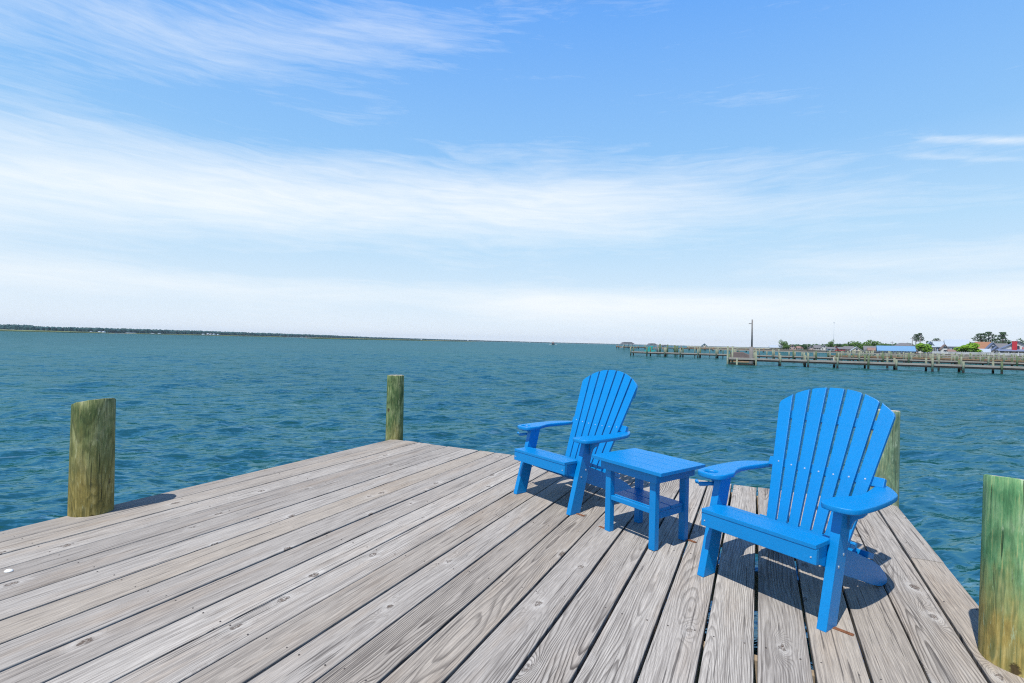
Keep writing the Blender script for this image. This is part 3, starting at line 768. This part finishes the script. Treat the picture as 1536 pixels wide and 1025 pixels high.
tag(sw_.build('seawall', M['bulk']), 'low brown timber seawall along the front of the village', 'seawall')
fz = MB()
for a, b in zip(front[6:], front[7:]):
    L = (b-a).length; n = int(L/.35); d = (b-a)/n
    for i in range(n):
        q = a+d*i; fz.box(q.x-.05, q.x+.13, q.y+1.0, q.y+1.04, GZ, GZ+.95+.05*math.sin(i*3))
    u = (b-a).normalized()
    for z in (.3, .75):
        Mx = Matrix.Translation((a.x, a.y+1.06, GZ)) @ Matrix.Rotation(math.atan2(u.y, u.x), 4, 'Z'); fz.box(0, L, 0, .04, z, z+.08, Mx)
tag(fz.build('picket_fence', M['white']), 'white picket fence along the seawall in front of the right-hand houses', 'fence')

def house(x0, x1, yb, ye, yr, dep, wall, roof, label, mode='side', wins=3, depth=7.0, porch=False, extra=None, cat='house'):
    """pixel span x0..x1, base / eave / ridge rows at camera depth dep; built square to the shore street"""
    a, b = at(x0, yb, dep), at(x1, yb, dep); c = (a+b)/2; w = (b-a).length
    ze = at((x0+x1)/2, ye, dep).z; zr = at((x0+x1)/2, yr, dep).z; zb = GZ
    az_ = math.atan(((x0+x1)/2-768)/FPX)*.88; w *= math.cos(az_)
    root = tag(empty('house', (c.x, c.y, 0), YAW-az_), label, cat)
    h = w/2
    if mode == 'side':
        m = MB(); m.box(-h, h, 0, depth, zb, ze); m.prism([(0, ze), (depth, ze), (depth/2, zr-.12)], 'x', -h, h)
        m.build('wall', wall, root)
        r_ = MB(); o = .45; t_ = .14; sl = (zr-ze)/(depth/2)
        r_.prism([(-o, ze-o*sl), (depth/2, zr), (depth+o, ze-o*sl), (depth+o, ze-o*sl+t_), (depth/2, zr+t_), (-o, ze-o*sl+t_)], 'x', -h-o, h+o)
    elif mode == 'front':
        m = MB(); m.box(-h, h, 0, depth, zb, ze); m.prism([(-h, ze), (h, ze), (0, zr-.12)], 'y', 0, depth)
        m.build('wall', wall, root)
        r_ = MB(); o = .4; t_ = .16; sl = (zr-ze)/h
        r_.prism([(-h-o, ze-o*sl), (0, zr), (h+o, ze-o*sl), (h+o, ze-o*sl+t_), (0, zr+t_), (-h-o, ze-o*sl+t_)], 'y', -o, depth+o)
    else:                                      # hip
        m = MB(); m.box(-h, h, 0, depth, zb, ze); m.build('wall', wall, root)
        r_ = MB(); o = .5; k = h*.45
        r_._new([(-h-o, -o, ze), (h+o, -o, ze), (h+o, depth+o, ze), (-h-o, depth+o, ze), (-k, depth/2, zr), (k, depth/2, zr)], [(0, 1, 5, 4), (1, 2, 5), (2, 3, 4, 5), (3, 0, 4), (0, 3, 2, 1)])
    r_.build('roof', roof, root)
    hh = ze-zb; floors = 2 if hh > 4.2 else 1
    for f in range(floors):
        for i in range(wins):
            cx = -h + w*(i+.5)/wins; ww = min(.9, w/wins*.5); z0 = zb+hh*(f+.35)/floors; z1 = z0+hh/floors*.42
            fr = MB().box(cx-ww/2-.1, cx+ww/2+.1, -.05, -.002, z0-.1, z1+.1).build('window', M['white'], root)
            MB().box(cx-ww/2, cx+ww/2, -.075, -.053, z0, z1).build('pane', M['glass'], fr)
    if mode == 'front' and zr-ze > 1.4:
        z0 = ze+(zr-ze)*.12; z1 = ze+(zr-ze)*.55
        fr = MB().box(-.6, .6, -.05, -.002, z0-.08, z1+.08).build('window', M['white'], root); MB().box(-.5, .5, -.075, -.053, z0, z1).build('pane', M['glass'], fr)
    if porch:
        pz = zb+hh/floors*.95
        MB().prism([(-2.2, pz-.35), (-.003, pz+.35), (-.003, pz+.5), (-2.3, pz-.22)], 'x', -h-.2, h+.2).build('porch_roof', roof, root)
        for i in range(5): MB().box(-h+.1+(w-.3)*i/4, -h+.25+(w-.3)*i/4, -2.1, -1.95, zb, pz-.36).build('porch_column', M['white'], root)
        m = MB(); m.box(-h, h, -2.08, -2.02, zb+.85, zb+.93)
        for i in range(int(w/.3)): m.box(-h+i*.3, -h+i*.3+.06, -2.07, -2.03, zb+.1, zb+.85)
        m.build('porch_railing', M['white'], root)
    return root, c, w, ze, zr
H = M
house(1155, 1171, 525, 521.5, 518.3, 360, H['cream'], H['rooflight'], 'pale-roofed low house left of the lone round tree', 'side', 3)
house(1183, 1194, 526, 521.5, 517.6, 350, H['pink'], H['roofbrown'], 'pinkish house right of the lone round tree', 'front', 2)
house(1196, 1204, 526, 522.5, 519.6, 345, H['white'], H['roofbrown'], 'small white house between the pink house and the dark shrub', 'side', 2)
house(1213, 1221, 526.5, 522.5, 518.8, 340, H['pink'], H['roofgrey'], 'narrow pink-walled house right of the dark shrub', 'front', 2)
house(1221, 1231, 526.5, 522, 518.2, 350, H['white'], H['roofgrey'], 'white house with a grey roof, third from the lone tree', 'side', 3)
house(1231, 1242, 527, 522, 517, 335, H['white'], H['roofgrey'], 'white gabled house left of the red house', 'front', 2)
house(1241, 1252, 527, 523.5, 521, 310, H['white'], H['roofgrey'], 'low grey-roofed house touching the red house on its left', 'side', 2)
house(1250, 1258, 528, 523, 519.2, 318, H['redp'], H['roofbrown'], 'red gabled house, left half of the red pair', 'front', 1)
house(1258, 1267, 528, 523.5, 521.0, 312, H['redp'], H['roofgrey'], 'red low house, right half of the red pair', 'side', 2)
house(1267, 1280, 528, 524, 519.8, 318, H['pink'], H['roofgrey'], 'grey-roofed house between the red house and the cream gable', 'side', 3)
house(1277, 1293, 529.5, 526, 520.6, 290, H['cream'], H['rooflight'], 'cream gabled house right of the red house', 'front', 1)
house(1297, 1313, 529, 524.5, 519.4, 290, H['white'], H['roofgrey'], 'white house with a steep grey roof left of the long blue-roofed building', 'side', 3)
long_, lc, lw, lze, lzr = house(1318, 1370.5, 531.5, 526.3, 519.4, 236, H['pblue'], H['roofblue'], 'long low building with a bright blue metal roof', 'side', 14, 9, False, cat='building')
house(1343, 1369, 529, 519, 514.6, 300, H['cream'], H['roofgrey'], 'grey hip-roofed house rising behind the long blue roof', 'hip', 3)
house(1371, 1380, 531.5, 524, 518.8, 240, H['pink'], H['roofbrown'], 'pink-walled house behind the thin tree trunk right of the blue roof', 'front', 1)
house(1389, 1402, 532, 519.5, 512.2, 215, H['pblue'], H['rooflight'], 'blue house with a pale gable right of the first lime-green tree', 'front', 2, 8, True)
house(1402, 1414, 532, 520, 512.5, 222, H['pblue'], H['rooflight'], 'blue-grey house with a pale metal roof, middle of the waterfront', 'side', 3, 8)
house(1412, 1423, 532, 523.5, 517.3, 208, H['white'], H['roofbrown'], 'white gabled cottage in front of the pale metal roofs', 'front', 1)
house(1420, 1452, 531, 519.6, 509.6, 232, H['lav'], H['rooflight'], 'big house with the largest pale metal roof, left of the bright round tree', 'side', 5, 11)
house(1424, 1437, 532.5, 527.5, 524.8, 200, H['cream'], H['roofbrown'], 'small brown-roofed cottage below the largest pale roof', 'side', 2, 5)
house(1466, 1485, 532.5, 523.5, 513.3, 208, H['cream'], H['rooforange'], 'house with an orange-brown shingle roof', 'side', 3, 8)
house(1458, 1483, 533, 527.3, 523.8, 190, H['lav'], H['rooflight'], 'low pale-roofed porch house in front of the orange-brown roof', 'side', 4, 4, True)
house(1480, 1499, 533, 524.5, 514.5, 200, H['lav'], H['roofslate'], 'lavender house with a grey gable right of the orange-brown roof', 'front', 2, 8)
house(1484, 1510, 533, 525.5, 515.5, 215, H['white'], H['roofgrey'], 'white house with a wide grey roof behind the lavender gable', 'side', 4, 9)
rh, rc, rw, rze, rzr = house(1499, 1553, 534, 525.8, 513.2, 182, H['white'], H['roofslate'], 'big white house with a red chimney and porch at the right edge', 'front', 5, 9, True)
k = rw/54
ch = MB().box((1521.5-1526)*k-.65, (1521.5-1526)*k+.65, -1.0, -.05, rze-.4, rzr+.15).box((1521.5-1526)*k-.72, (1521.5-1526)*k+.72, -1.07, .02, rzr+.15, rzr+.27).build('chimney', M['redp'], rh)
for x in (1528.2, 1533.5):
    MB().box((x-1526)*k-.16, (x-1526)*k+.16, -.06, -.003, rze+.25, rze+1.2).build('shutter', M['redp'], rh)
house(1488, 1503, 533, 526.5, 520.5, 192, H['cream'], H['roofslate'], 'small cream cottage under the wide grey roof, left of the big white house', 'front', 2, 6)
house(1303, 1318, 530.5, 525.5, 522.2, 262, H['cream'], H['roofbrown'], 'low brown-roofed cottage at the left end of the long blue-roofed building', 'side', 3, 5)
house(1378, 1390, 532, 525.5, 521.5, 228, H['white'], H['roofgrey'], 'small white cottage half hidden by the first lime-green tree', 'front', 1, 5)
house(1170, 1183, 526, 522.5, 520.3, 365, H['white'], H['roofgrey'], 'low white house directly behind the lone round tree', 'side', 2)
# far cottage on the spit
house(1052, 1061, 522, 519, 515.4, 380, H['cream'], H['rooflight'], 'lone pale cottage beyond the water, left of the tall bare pole', 'front', 2)

# radio mast, utility poles, flag pole
def thinpole(px, y0, y1, dep, r, label, name='utility_pole', cat='pole', arm=True, mat='pole'):
    p = at(px, y0, dep); t = at(px, y1, dep)
    root = tag(empty(name, (p.x, p.y, 0), YAW), label, cat)
    MB().tube([(0, 0, GZ-.5), (0, 0, t.z)], [r, r*.75], 8).build('shaft', M[mat], root)
    if arm: MB().box(-1.0, 1.0, -.07, .07, t.z-.9, t.z-.72).build('crossarm', M[mat], root)
    return root
thinpole(1211, 526, 516, 340, .14, 'utility pole left of the white village houses')
thinpole(1338, 530, 512.3, 290, .16, 'utility pole behind the left part of the long blue roof')
thinpole(1368, 530, 505.8, 260, .2, 'utility pole with a crossarm at the right end of the long blue roof')
mast = thinpole(1250.8, 500, 485, 1500, .45, 'very thin radio mast rising far behind the village', 'radio_mast', 'mast', False, 'rooflight')
p = at(1250.8, 484, 1500); MB().box(-1.0, 1.0, -1, 1, p.z-1.6, p.z+.6).build('antenna', M['rooflight'], mast)

# ------------------------------------------------------------------ trees
def leaves(m, c, rad, n, sz, seed):
    rg = random.Random(seed)
    for _ in range(n):
        while True:
            q = Vector((rg.uniform(-1, 1), rg.uniform(-1, 1), rg.uniform(-1, 1)))
            if .25 < q.length < 1: break
        q = q.normalized()*(q.length**.5)
        p = Vector((c[0]+q.x*rad[0], c[1]+q.y*rad[1], c[2]+q.z*rad[2]))
        a_ = Vector((rg.gauss(0, 1), rg.gauss(0, 1), rg.gauss(0, 1))).normalized(); b_ = a_.orthogonal().normalized(); s = sz*rg.uniform(.6, 1.4)
        vs = [m.bm.verts.new(p + a_*s*x + b_*s*y) for x, y in ((-.9, -.3), (.1, -.8), (1, .1), (.2, .8), (-.7, .5))]
        m.bm.faces.new(vs)
def tree(x0, x1, yb, yt, dep, leaf, label, kind='round', n=900, seed=0, group=None, name='tree'):
    rg = random.Random(seed+int(x0)); a, b = at(x0, yb, dep), at(x1, yb, dep); c = (a+b)/2; w = (b-a).length
    zt = at((x0+x1)/2, yt, dep).z; zb = GZ; h = zt-zb
    root = tag(empty(name, (c.x, c.y, 0), YAW), label, 'tree', group)
    tr = MB(); lf = MB(); r0 = max(.12, h*.025)
    if kind == 'round':
        top = zb+h*.62
        tr.tube([(0, 0, zb-.2), (.05*w, 0, zb+h*.3), (0, .1, top)], [r0*1.3, r0, r0*.5], 8)
        K = 13
        for i in range(K):
            t = rg.uniform(0, 6.28); u = rg.uniform(.15, 1); zz = zb+h*rg.uniform(.26, .86)
            shrink = math.sqrt(max(.1, 1-((zz-zb)/h-.45)**2*3.2))
            cc = (math.cos(t)*w*.34*u*shrink, math.sin(t)*w*.34*u, zz)
            tr.tube([(0, 0, zb+h*.3), (cc[0]*.6, cc[1]*.6, zb+h*.45), cc], [r0*.5, r0*.35, r0*.12], 5)
            s = rg.uniform(.16, .24)*w
            leaves(lf, cc, (s, s, min(s*.9, h*.21)), n//K, w*.020+.11, rg.random())
    else:                                      # loblolly pine: bare stem, flat tiers
        tr.tube([(0, 0, zb-.2), (.03*w, 0, zb+h*.5), (-.02*w, 0, zt-h*.06)], [r0, r0*.8, r0*.3], 8)
        K = 9
        for i in range(K):
            u = (i+.5)/K; zz = zb+h*(.62+.36*u); side = (-1)**i; ext = (1-u*.55)*rg.uniform(.25, .42)*w
            cc = (side*ext, rg.uniform(-1, 1)*.2*w, zz)
            tr.tube([(0, 0, zz-h*.05), (cc[0]*.5, cc[1]*.5, zz-h*.02), cc], [r0*.4, r0*.3, r0*.1], 5)
            s = rg.uniform(.16, .25)*w
            leaves(lf, cc, (s, s, h*.028+.18), n//K, w*.014+.11, rg.random())
        leaves(lf, (0, 0, zt-h*.03), (w*.22, w*.22, h*.035), n//6, w*.014+.11, 5.5)
    tr.build('trunk', M['bark'], root); lf.build('crown', M[leaf], root)
tree(1166, 1183, 525, 510, 355, 'leafmid', 'lone round green tree at the left end of the village', seed=1)
tree(1201, 1213, 526.5, 516.5, 345, 'leafdark', 'dark low tree between the small white and pink houses', seed=2)
tree(1241, 1254, 527, 509.8, 345, 'leafmid', 'upright dark green tree behind the red houses', seed=3)
tree(1253, 1263, 527, 515.5, 350, 'leafdark', 'small dark tree behind the low red house', seed=4)
tree(1261, 1277, 528, 516, 350, 'leafmid', 'spreading tree right of the red houses', seed=5)
tree(1268, 1293, 528, 512, 340, 'leafmid', 'broad olive-green tree behind the cream gable', seed=6, n=1300)
tree(1290, 1312, 529, 513.5, 330, 'leafmid', 'broad tree behind the steep grey roof, left of the tallest crown', seed=7, n=1300)
tree(1300, 1326, 529, 509, 335, 'leafmid', 'tallest broad tree behind the steep grey roof', seed=8, n=1500)
tree(1318, 1336, 529, 515, 330, 'leafmid', 'broad tree sloping down behind the blue roof', seed=9, n=1200)
tree(1336, 1348, 529, 515.5, 320, 'leafdark', 'dark tree top above the left part of the hip roof', seed=10, n=600)
tree(1357, 1368, 529, 513.5, 320, 'leafdark', 'dark tree top right of the hip roof', seed=11, n=600)
tree(1368.5, 1378, 531, 501.5, 240, 'leafdark', 'thin dark pine right of the long blue roof, left one of two', 'pine', 700, 12)
tree(1374, 1385, 531, 500, 244, 'leafdark', 'thin dark pine right of the long blue roof, right one of two', 'pine', 800, 13)
tree(1375, 1396, 532.5, 511, 205, 'leafbright', 'lime-green leafy tree left of the blue gabled house', seed=14, n=2000)
tree(1388, 1394, 532, 508, 222, 'leafmid', 'narrow tree top rising behind the lime-green tree', seed=15, n=500)
tree(1397, 1412, 531, 508, 290, 'leafdark', 'flat-topped pine behind the pale metal roofs', 'pine', 600, 16)
tree(1434, 1467, 533.5, 515, 190, 'leafbright', 'bright green round tree in front of the largest pale roof', seed=17, n=3200)
tree(1447, 1462, 531, 512.5, 250, 'leafdark', 'dark tree behind the bright green round tree', seed=18, n=700)
tree(1461, 1480, 531, 500.5, 255, 'leafdark', 'umbrella pine above the orange-brown roof, left of the group', 'pine', 1000, 19)
tree(1474, 1491, 531, 498, 250, 'leafdark', 'umbrella pine above the orange-brown roof, tallest of the group', 'pine', 1100, 20)
tree(1494, 1513, 531, 498.5, 250, 'leafdark', 'umbrella pine standing apart above the wide grey roof', 'pine', 1100, 21)
tree(1466, 1490, 531, 507.5, 262, 'leafdark', 'dense dark tree mass under the left umbrella pines', seed=22, n=1200)
tree(1486, 1508, 531, 507, 260, 'leafdark', 'dense dark tree mass under the separate umbrella pine', seed=23, n=1200)
tree(1504, 1520, 531, 509.5, 258, 'leafdark', 'dark tree left of the red chimney', seed=24, n=800)
tree(1522, 1545, 531, 507, 250, 'leafdark', 'dark tree behind the roof of the big white house, at the right edge', seed=25, n=1200)

for i_, (xa_, xb_, yt_, dp_, lf_, lab_) in enumerate((
    (1172, 1186, 518, 350, 'leafmid', 'low green tree touching the right side of the lone round tree'),
    (1205, 1222, 518.5, 352, 'leafdark', 'low dark tree behind the narrow pink-walled house'),
    (1228, 1243, 517.5, 358, 'leafmid', 'low tree behind the roofs left of the upright dark green tree'),
    (1311, 1322, 517, 300, 'leafmid', 'small tree at the left end of the long blue roof'),
    (1406, 1424, 511.5, 270, 'leafdark', 'dark tree filling the gap between the two palest roofs'),
    (1450, 1468, 513.5, 258, 'leafdark', 'dark tree right behind the bright round tree, against the orange-brown roof'),
    (1494, 1506, 512, 262, 'leafmid', 'green tree above the ridge of the wide grey roof'),
    (1452, 1462, 524, 186, 'leafmid', 'small green shrub tree at the foot of the bright round tree'))):
    tree(xa_, xb_, 531, yt_, dp_, lf_, lab_, seed=40+i_, n=900)
# ------------------------------------------------------------------ far shore
def treeline(name, pts, kind, sz, mat, jag=.42, nper=3.0, thick=60):
    """pts: (px, depth, base z, height m): a long wood made of leaf clumps"""
    m = MB(); rg = random.Random(5)
    for (x0, d0, z0, h0), (x1, d1, z1, h1) in zip(pts, pts[1:]):
        n = int(abs(x1-x0)*nper)
        for i in range(n):
            u = i/n; px = x0+(x1-x0)*u; dd = d0+(d1-d0)*u + rg.uniform(0, thick)
            p = at(px, 510, dd); zb = z0+(z1-z0)*u; h = 1.13*(h0+(h1-h0)*u)*(1-jag+jag*rg.random())
            s = (d0+d1)/2*.0042*rg.uniform(.7, 1.3)
            # a clump: low lumpy dome of 2 rings
            k = 7; ph = rg.random()*6
            base = [m.bm.verts.new((p.x+s*math.cos(t+ph)*rg.uniform(.8, 1.2), p.y+s*math.sin(t+ph)*rg.uniform(.8, 1.2), zb-1)) for t in [6.283*j/k for j in range(k)]]
            mid = [m.bm.verts.new((p.x+s*math.cos(t+ph)*rg.uniform(.8, 1.1), p.y+s*math.sin(t+ph)*rg.uniform(.8, 1.1), zb+h*rg.uniform(.6, .8))) for t in [6.283*j/k for j in range(k)]]
            top = m.bm.verts.new((p.x, p.y, zb+h))
            for j in range(k):
                j2 = (j+1) % k; m.bm.faces.new((base[j], base[j2], mid[j2], mid[j])); m.bm.faces.new((mid[j], mid[j2], top))
    return tag(m.build(name, M[mat]), kind=kind)
def strip(name, pts, mat, kind='structure', dd=250):
    """low ground: (px, depth, top z)"""
    m = MB(); V = []
    n = len(pts)
    for (px, d, z) in pts:
        for ddd, zz in ((0, WZ-.5), (0.0, z*.6+WZ*.4), (dd*.1, z), (dd, z)):
            p = at(px, 510, d+ddd); V.append((p.x, p.y, zz))
    F = []
    for i in range(n-1):
        for k in range(3): F.append((4*i+k, 4*i+4+k, 4*i+5+k, 4*i+1+k))
    m._new(V, F); return tag(m.build(name, M[mat]), kind=kind)
far = [(-3200, 2300, .6, 17), (-1400, 1900, .6, 17), (-700, 1600, .6, 16), (-260, 1500, .6, 17), (-60, 1500, .6, 17.5), (40, 1500, .6, 17.5), (60, 1520, .6, 14.0), (160, 1600, .6, 15), (300, 1900, .6, 15.5), (400, 2200, .6, 15), (480, 2600, .6, 14.5), (560, 3200, .6, 11), (700, 4200, .6, 9), (820, 5400, .6, 7), (1000, 6500, .6, 6), (1200, 7000, .6, 6)]
treeline('town_woods', [(1185, 430, .4, 4.2), (1290, 420, .4, 6.0), (1400, 380, .4, 6.8), (1480, 330, .4, 7.6), (1560, 310, .4, 8.4), (1760, 300, .4, 8.4)], 'stuff', 1, 'leafdark', jag=.5, nper=2.6, thick=25)
treeline('distant_woods', far, 'stuff', 1, 'woods')
strip('far_shore', [(x, d-90, .5) for x, d, z, h in far], 'sand', dd=400)
strip('marsh', [(-3200, 1800, 2.6), (-1400, 1500, 2.6), (-700, 1150, 2.6), (-260, 1000, 2.6), (0, 1000, 2.7), (80, 1050, 2.3), (150, 1160, 1.5), (172, 1180, -.7)], 'marsh', dd=300)
strip('marsh', [(185, 1250, -.8), (205, 1300, 1.0), (300, 1500, 1.5), (420, 1750, 1.5), (434, 1770, -.8)], 'marsh', dd=120)
strip('marsh', [(456, 760, -.8), (475, 790, .9), (540, 880, 1.1), (640, 1150, .9), (700, 1400, .5), (720, 1500, -.8)], 'marsh', dd=70)
# tiny houses along the far shore
def tiny(px, dep, w, h, wall, roof, label):
    p = at(px, 505, dep); root = tag(empty('house', (p.x, p.y, .5), YAW), label, 'house', None)
    w *= .6; h *= .62
    MB().box(-w/2, w/2, 0, 8, 0, h*.62).build('wall', M[wall], root)
    MB().prism([(-.5, h*.6), (8.5, h*.6), (4, h)], 'x', -w/2-.4, w/2+.4).build('roof', M[roof], root)
tiny(4, 1300, 20, 5, 'white', 'roofgrey', 'leftmost long white building on the far shore')
tiny(17, 1300, 16, 5, 'white', 'roofgrey', 'second white building from the left on the far shore')
tiny(31, 1300, 12, 4.5, 'white', 'roofgrey', 'third low building from the left on the far shore')
tiny(135, 1500, 7, 5, 'white', 'rooflight', 'single tiny white house below the woods at the left')
tiny(148, 1500, 10, 7, 'white', 'rooflight', 'left house of the tiny pair below the woods')
tiny(154, 1500, 8, 8, 'white', 'rooflight', 'right house of the tiny pair below the woods')
tiny(195, 1560, 50, 3.2, 'cream', 'rooflight', 'long pale low building on the far shore')
tiny(228, 1600, 14, 4, 'pink', 'rooflight', 'tiny pink house near the long pale building')
tiny(238, 1620, 10, 4, 'white', 'rooflight', 'tiny white house right of the tiny pink house')
for i, (px, h, w) in enumerate(((304, 7, 12), (311, 10, 10), (315, 11, 9), (320, 9, 10), (326, 8, 8))):
    tiny(px, 1800, w, h, 'white' if i != 1 else 'pink', ['rooflight', 'rooflight', 'roofgrey', 'rooflight', 'rooflight'][i],
         ['leftmost, low wide house of the bright cluster on the far shore', 'pink house of the bright cluster on the far shore', 'tallest house of the bright cluster on the far shore', 'white house just right of the tallest in the far cluster', 'rightmost small house of the bright cluster on the far shore'][i])
tiny(452, 2400, 16, 3.2, 'white', 'rooflight', 'low white building near the tip of the middle marsh')
tiny(459, 2400, 6, 6, 'pink', 'roofbrown', 'small brown-roofed hut near the tip of the middle marsh')
for i, (px, d) in enumerate(((632, 3600), (702, 4100), (795, 4900))):
    tiny(px, d, 16, 8, 'white', 'rooflight', ['tiny white house on the shore above the small dock corner piling', 'lone tiny white house midway along the far shore', 'faint white house left of the distant boat'][i])

# work boat under way
bp = at(829.5, 517, 620); wb = tag(empty('work_boat', (bp.x, bp.y, WZ), YAW), 'distant dark-hulled boat heading in with a white bow wave', 'boat')
m = MB(); m.prism([(-1.3, 0), (1.3, 0), (1.7, 1.5), (-1.7, 1.5)], 'y', -4, 4, .1); m.build('hull', M['hull'], wb)
m = MB(); m.box(-1.0, 1.0, -1.5, 1.5, 1.52, 3.3, bev=.1); m.build('cabin', M['pink'], wb)
MB().tube([(0, 0, 3.3), (0, 0, 4.8)], .1, 6).build('mast', M['pole'], wb)
for s in (-1, 1):
    m = MB(); m.prism([(s*1.3, 0), (s*5.2, 0), (s*4.6, .30), (s*1.5, .55)], 'y', -1.2, 1.2); m.build('bow_wave', M['white'], wb)

# ------------------------------------------------------------------ light and sky
SUN_EL, SUN_DIR = R(63), (-.185, -.983)
sl = D.lights.new('sun', 'SUN'); sl.energy = 5.0; sl.angle = R(.53); sl.color = (1, .96, .90)
so = D.objects.new('sun', sl); COL.objects.link(so)
sv = Vector((SUN_DIR[0]*math.cos(SUN_EL), SUN_DIR[1]*math.cos(SUN_EL), math.sin(SUN_EL)))
so.rotation_euler = sv.to_track_quat('Z', 'Y').to_euler(); so.location = (0, -5, 12)
w = D.worlds.new('World'); SC.world = w; w.use_nodes = True; w.node_tree.nodes.clear()
t = NT('', w.node_tree)
outw = t.n('ShaderNodeOutputWorld')
sky = t.n('ShaderNodeTexSky', {'sky_type': 'NISHITA', 'sun_disc': False, 'sun_elevation': SUN_EL, 'sun_rotation': math.atan2(SUN_DIR[0], SUN_DIR[1]),
                              'altitude': 0, 'air_density': 1.0, 'dust_density': .6, 'ozone_density': 1.5})
dirv = t.n('ShaderNodeTexCoord').outputs['Generated']
dn = t.n('ShaderNodeVectorMath', {'operation': 'NORMALIZE'}, i0=dirv).outputs[0]
s3 = t.n('ShaderNodeSeparateXYZ', {}, Vector=dn)
# components in the compass frame turned so that v points over the bay
cy, sy = math.cos(YAW), math.sin(YAW)
f_ = t.math('ADD', t.math('MULTIPLY', s3.outputs[0], -sy), t.math('MULTIPLY', s3.outputs[1], cy))
r_ = t.math('ADD', t.math('MULTIPLY', s3.outputs[0], cy), t.math('MULTIPLY', s3.outputs[1], sy))
azi = t.math('ARCTAN2', r_, f_); ele = t.math('ARCSINE', s3.outputs[2])
ptv = t.n('ShaderNodeCombineXYZ', {}, X=azi, Y=ele, Z=0.0).outputs[0]
def band(e0, width, slope, curve=0.0):
    """soft cloud bank round elevation e0 (rad) tilting with azimuth"""
    c = t.math('ADD', t.math('MULTIPLY', azi, slope), t.math('MULTIPLY', t.math('MULTIPLY', azi, azi), curve))
    d = t.math('DIVIDE', t.math('SUBTRACT', t.math('SUBTRACT', ele, e0), c), width)
    return t.math('EXPONENT', t.math('MULTIPLY', t.math('MULTIPLY', d, d), -1.0))
wv = t.noise(t.scale(ptv, 2.0, 5, 1), 1.0, 3, .5, 0, None, 'Color')
wp = t.vmath('ADD', ptv, t.scale(t.vmath('SUBTRACT', wv, (.5, .5, .5)), .22, .06, 0))
mp = t.n('ShaderNodeMapping', {}, Vector=wp); mp.inputs['Rotation'].default_value = (0, 0, R(1.5)); wpr = mp.outputs[0]
n1 = t.noise(t.scale(wpr, 2.2, 13, 1), 1.0, 7, .60, .3)
n2 = t.noise(t.scale(wpr, 9, 90, 1), 1.0, 8, .68, .5)
n3 = t.noise(t.scale(wpr, 1.1, 5, 1), 2.0, 3, .5)
tex = t.math('ADD', t.math('MULTIPLY', n1, .62), t.math('MULTIPLY', n2, .38))
b1 = t.math('MULTIPLY', band(.262, .075, .02, -.06), t.mr(azi, .10, .78, .95, 0, True))
b2 = t.math('MULTIPLY', band(.565, .07, .17), t.mr(azi, -.45, .20, 1, 0, True))
b3 = t.math('MULTIPLY', band(.085, .025, .0), .55)
b4 = t.math('ADD', t.math('MULTIPLY', band(.125, .022, .02), t.mr(azi, .3, .6, 0, .45, True)), t.math('MULTIPLY', band(.062, .030, .0), t.mr(azi, -.25, .1, 0, .75, True)))
b5 = t.math('MULTIPLY', t.math('ADD', band(.487, .0055, -.25), t.math('MULTIPLY', band(.462, .004, -.25), .5)), t.math('MULTIPLY', t.mr(azi, .62, .70, 0, .62, True), t.mr(n1, .38, .58)))
cov = t.math('ADD', t.math('MULTIPLY', b1, 1.0), t.math('ADD', t.math('MULTIPLY', b2, .40), t.math('ADD', b3, t.math('ADD', b4, b5))))
cov = t.math('SUBTRACT', t.math('ADD', cov, t.mr(n3, .5, .75, 0, .12)), t.mr(ele, .66, .95, 0, 1))
cl = t.mr(t.math('ADD', t.math('MULTIPLY', cov, .52), tex), .57, 1.08, 0, 1)
hzn = t.mr(ele, .0, .16, 1, 0, True)
k_ = 1/.12
G_ = [(0, (.86, .94, 1.03)), (.06, (.68, .85, 1.0)), (.13, (.50, .76, 1.0)), (.22, (.29, .585, .98)), (.37, (.155, .43, .99)), (.50, (.04, .16, .52)), (.85, (.010, .042, .17)), (1.0, (.008, .035, .15))]
grad = t.ramp(t.math('DIVIDE', ele, 1.5708), G_)
grad = t.mix(1.0, grad, (k_, k_, k_), 'MULTIPLY')
skc = t.mix(.93, sky.outputs[0], grad)
c1 = t.mix(t.math('MULTIPLY', cl, .80), skc, (8.2, 8.5, 8.7))
c1 = t.mix(t.math('MULTIPLY', hzn, .12), c1, (7.6, 8.2, 8.8))
bg = t.n('ShaderNodeBackground', {}, Color=c1, Strength=.12)
t.t.links.new(bg.outputs[0], outw.inputs[0])

SC.view_settings.view_transform = 'Standard'; SC.view_settings.look = 'None'
SC.view_settings.exposure = 0.0; SC.view_settings.gamma = 1
SC.cycles.max_bounces = 6; SC.cycles.use_denoising = False; SC.cycles.filter_width = 1.15; SC.cycles.volume_bounces = 0
SC.cycles.sample_clamp_indirect = 6

def mat_haze():
    m = D.materials.new('sea_haze'); m.use_nodes = True; nt = m.node_tree; nt.nodes.clear()
    o = nt.nodes.new('ShaderNodeOutputMaterial'); v = nt.nodes.new('ShaderNodeVolumePrincipled')
    v.inputs['Color'].default_value = (.72, .84, 1, 1); v.inputs['Density'].default_value = HZD
    nt.links.new(v.outputs[0], o.inputs['Volume']); return m
HZD = .000045
m = MB(); m.box(-9600, 9600, -9600, 9600, WZ-3.5, 105); tag(m.build('haze', mat_haze()), kind='stuff')
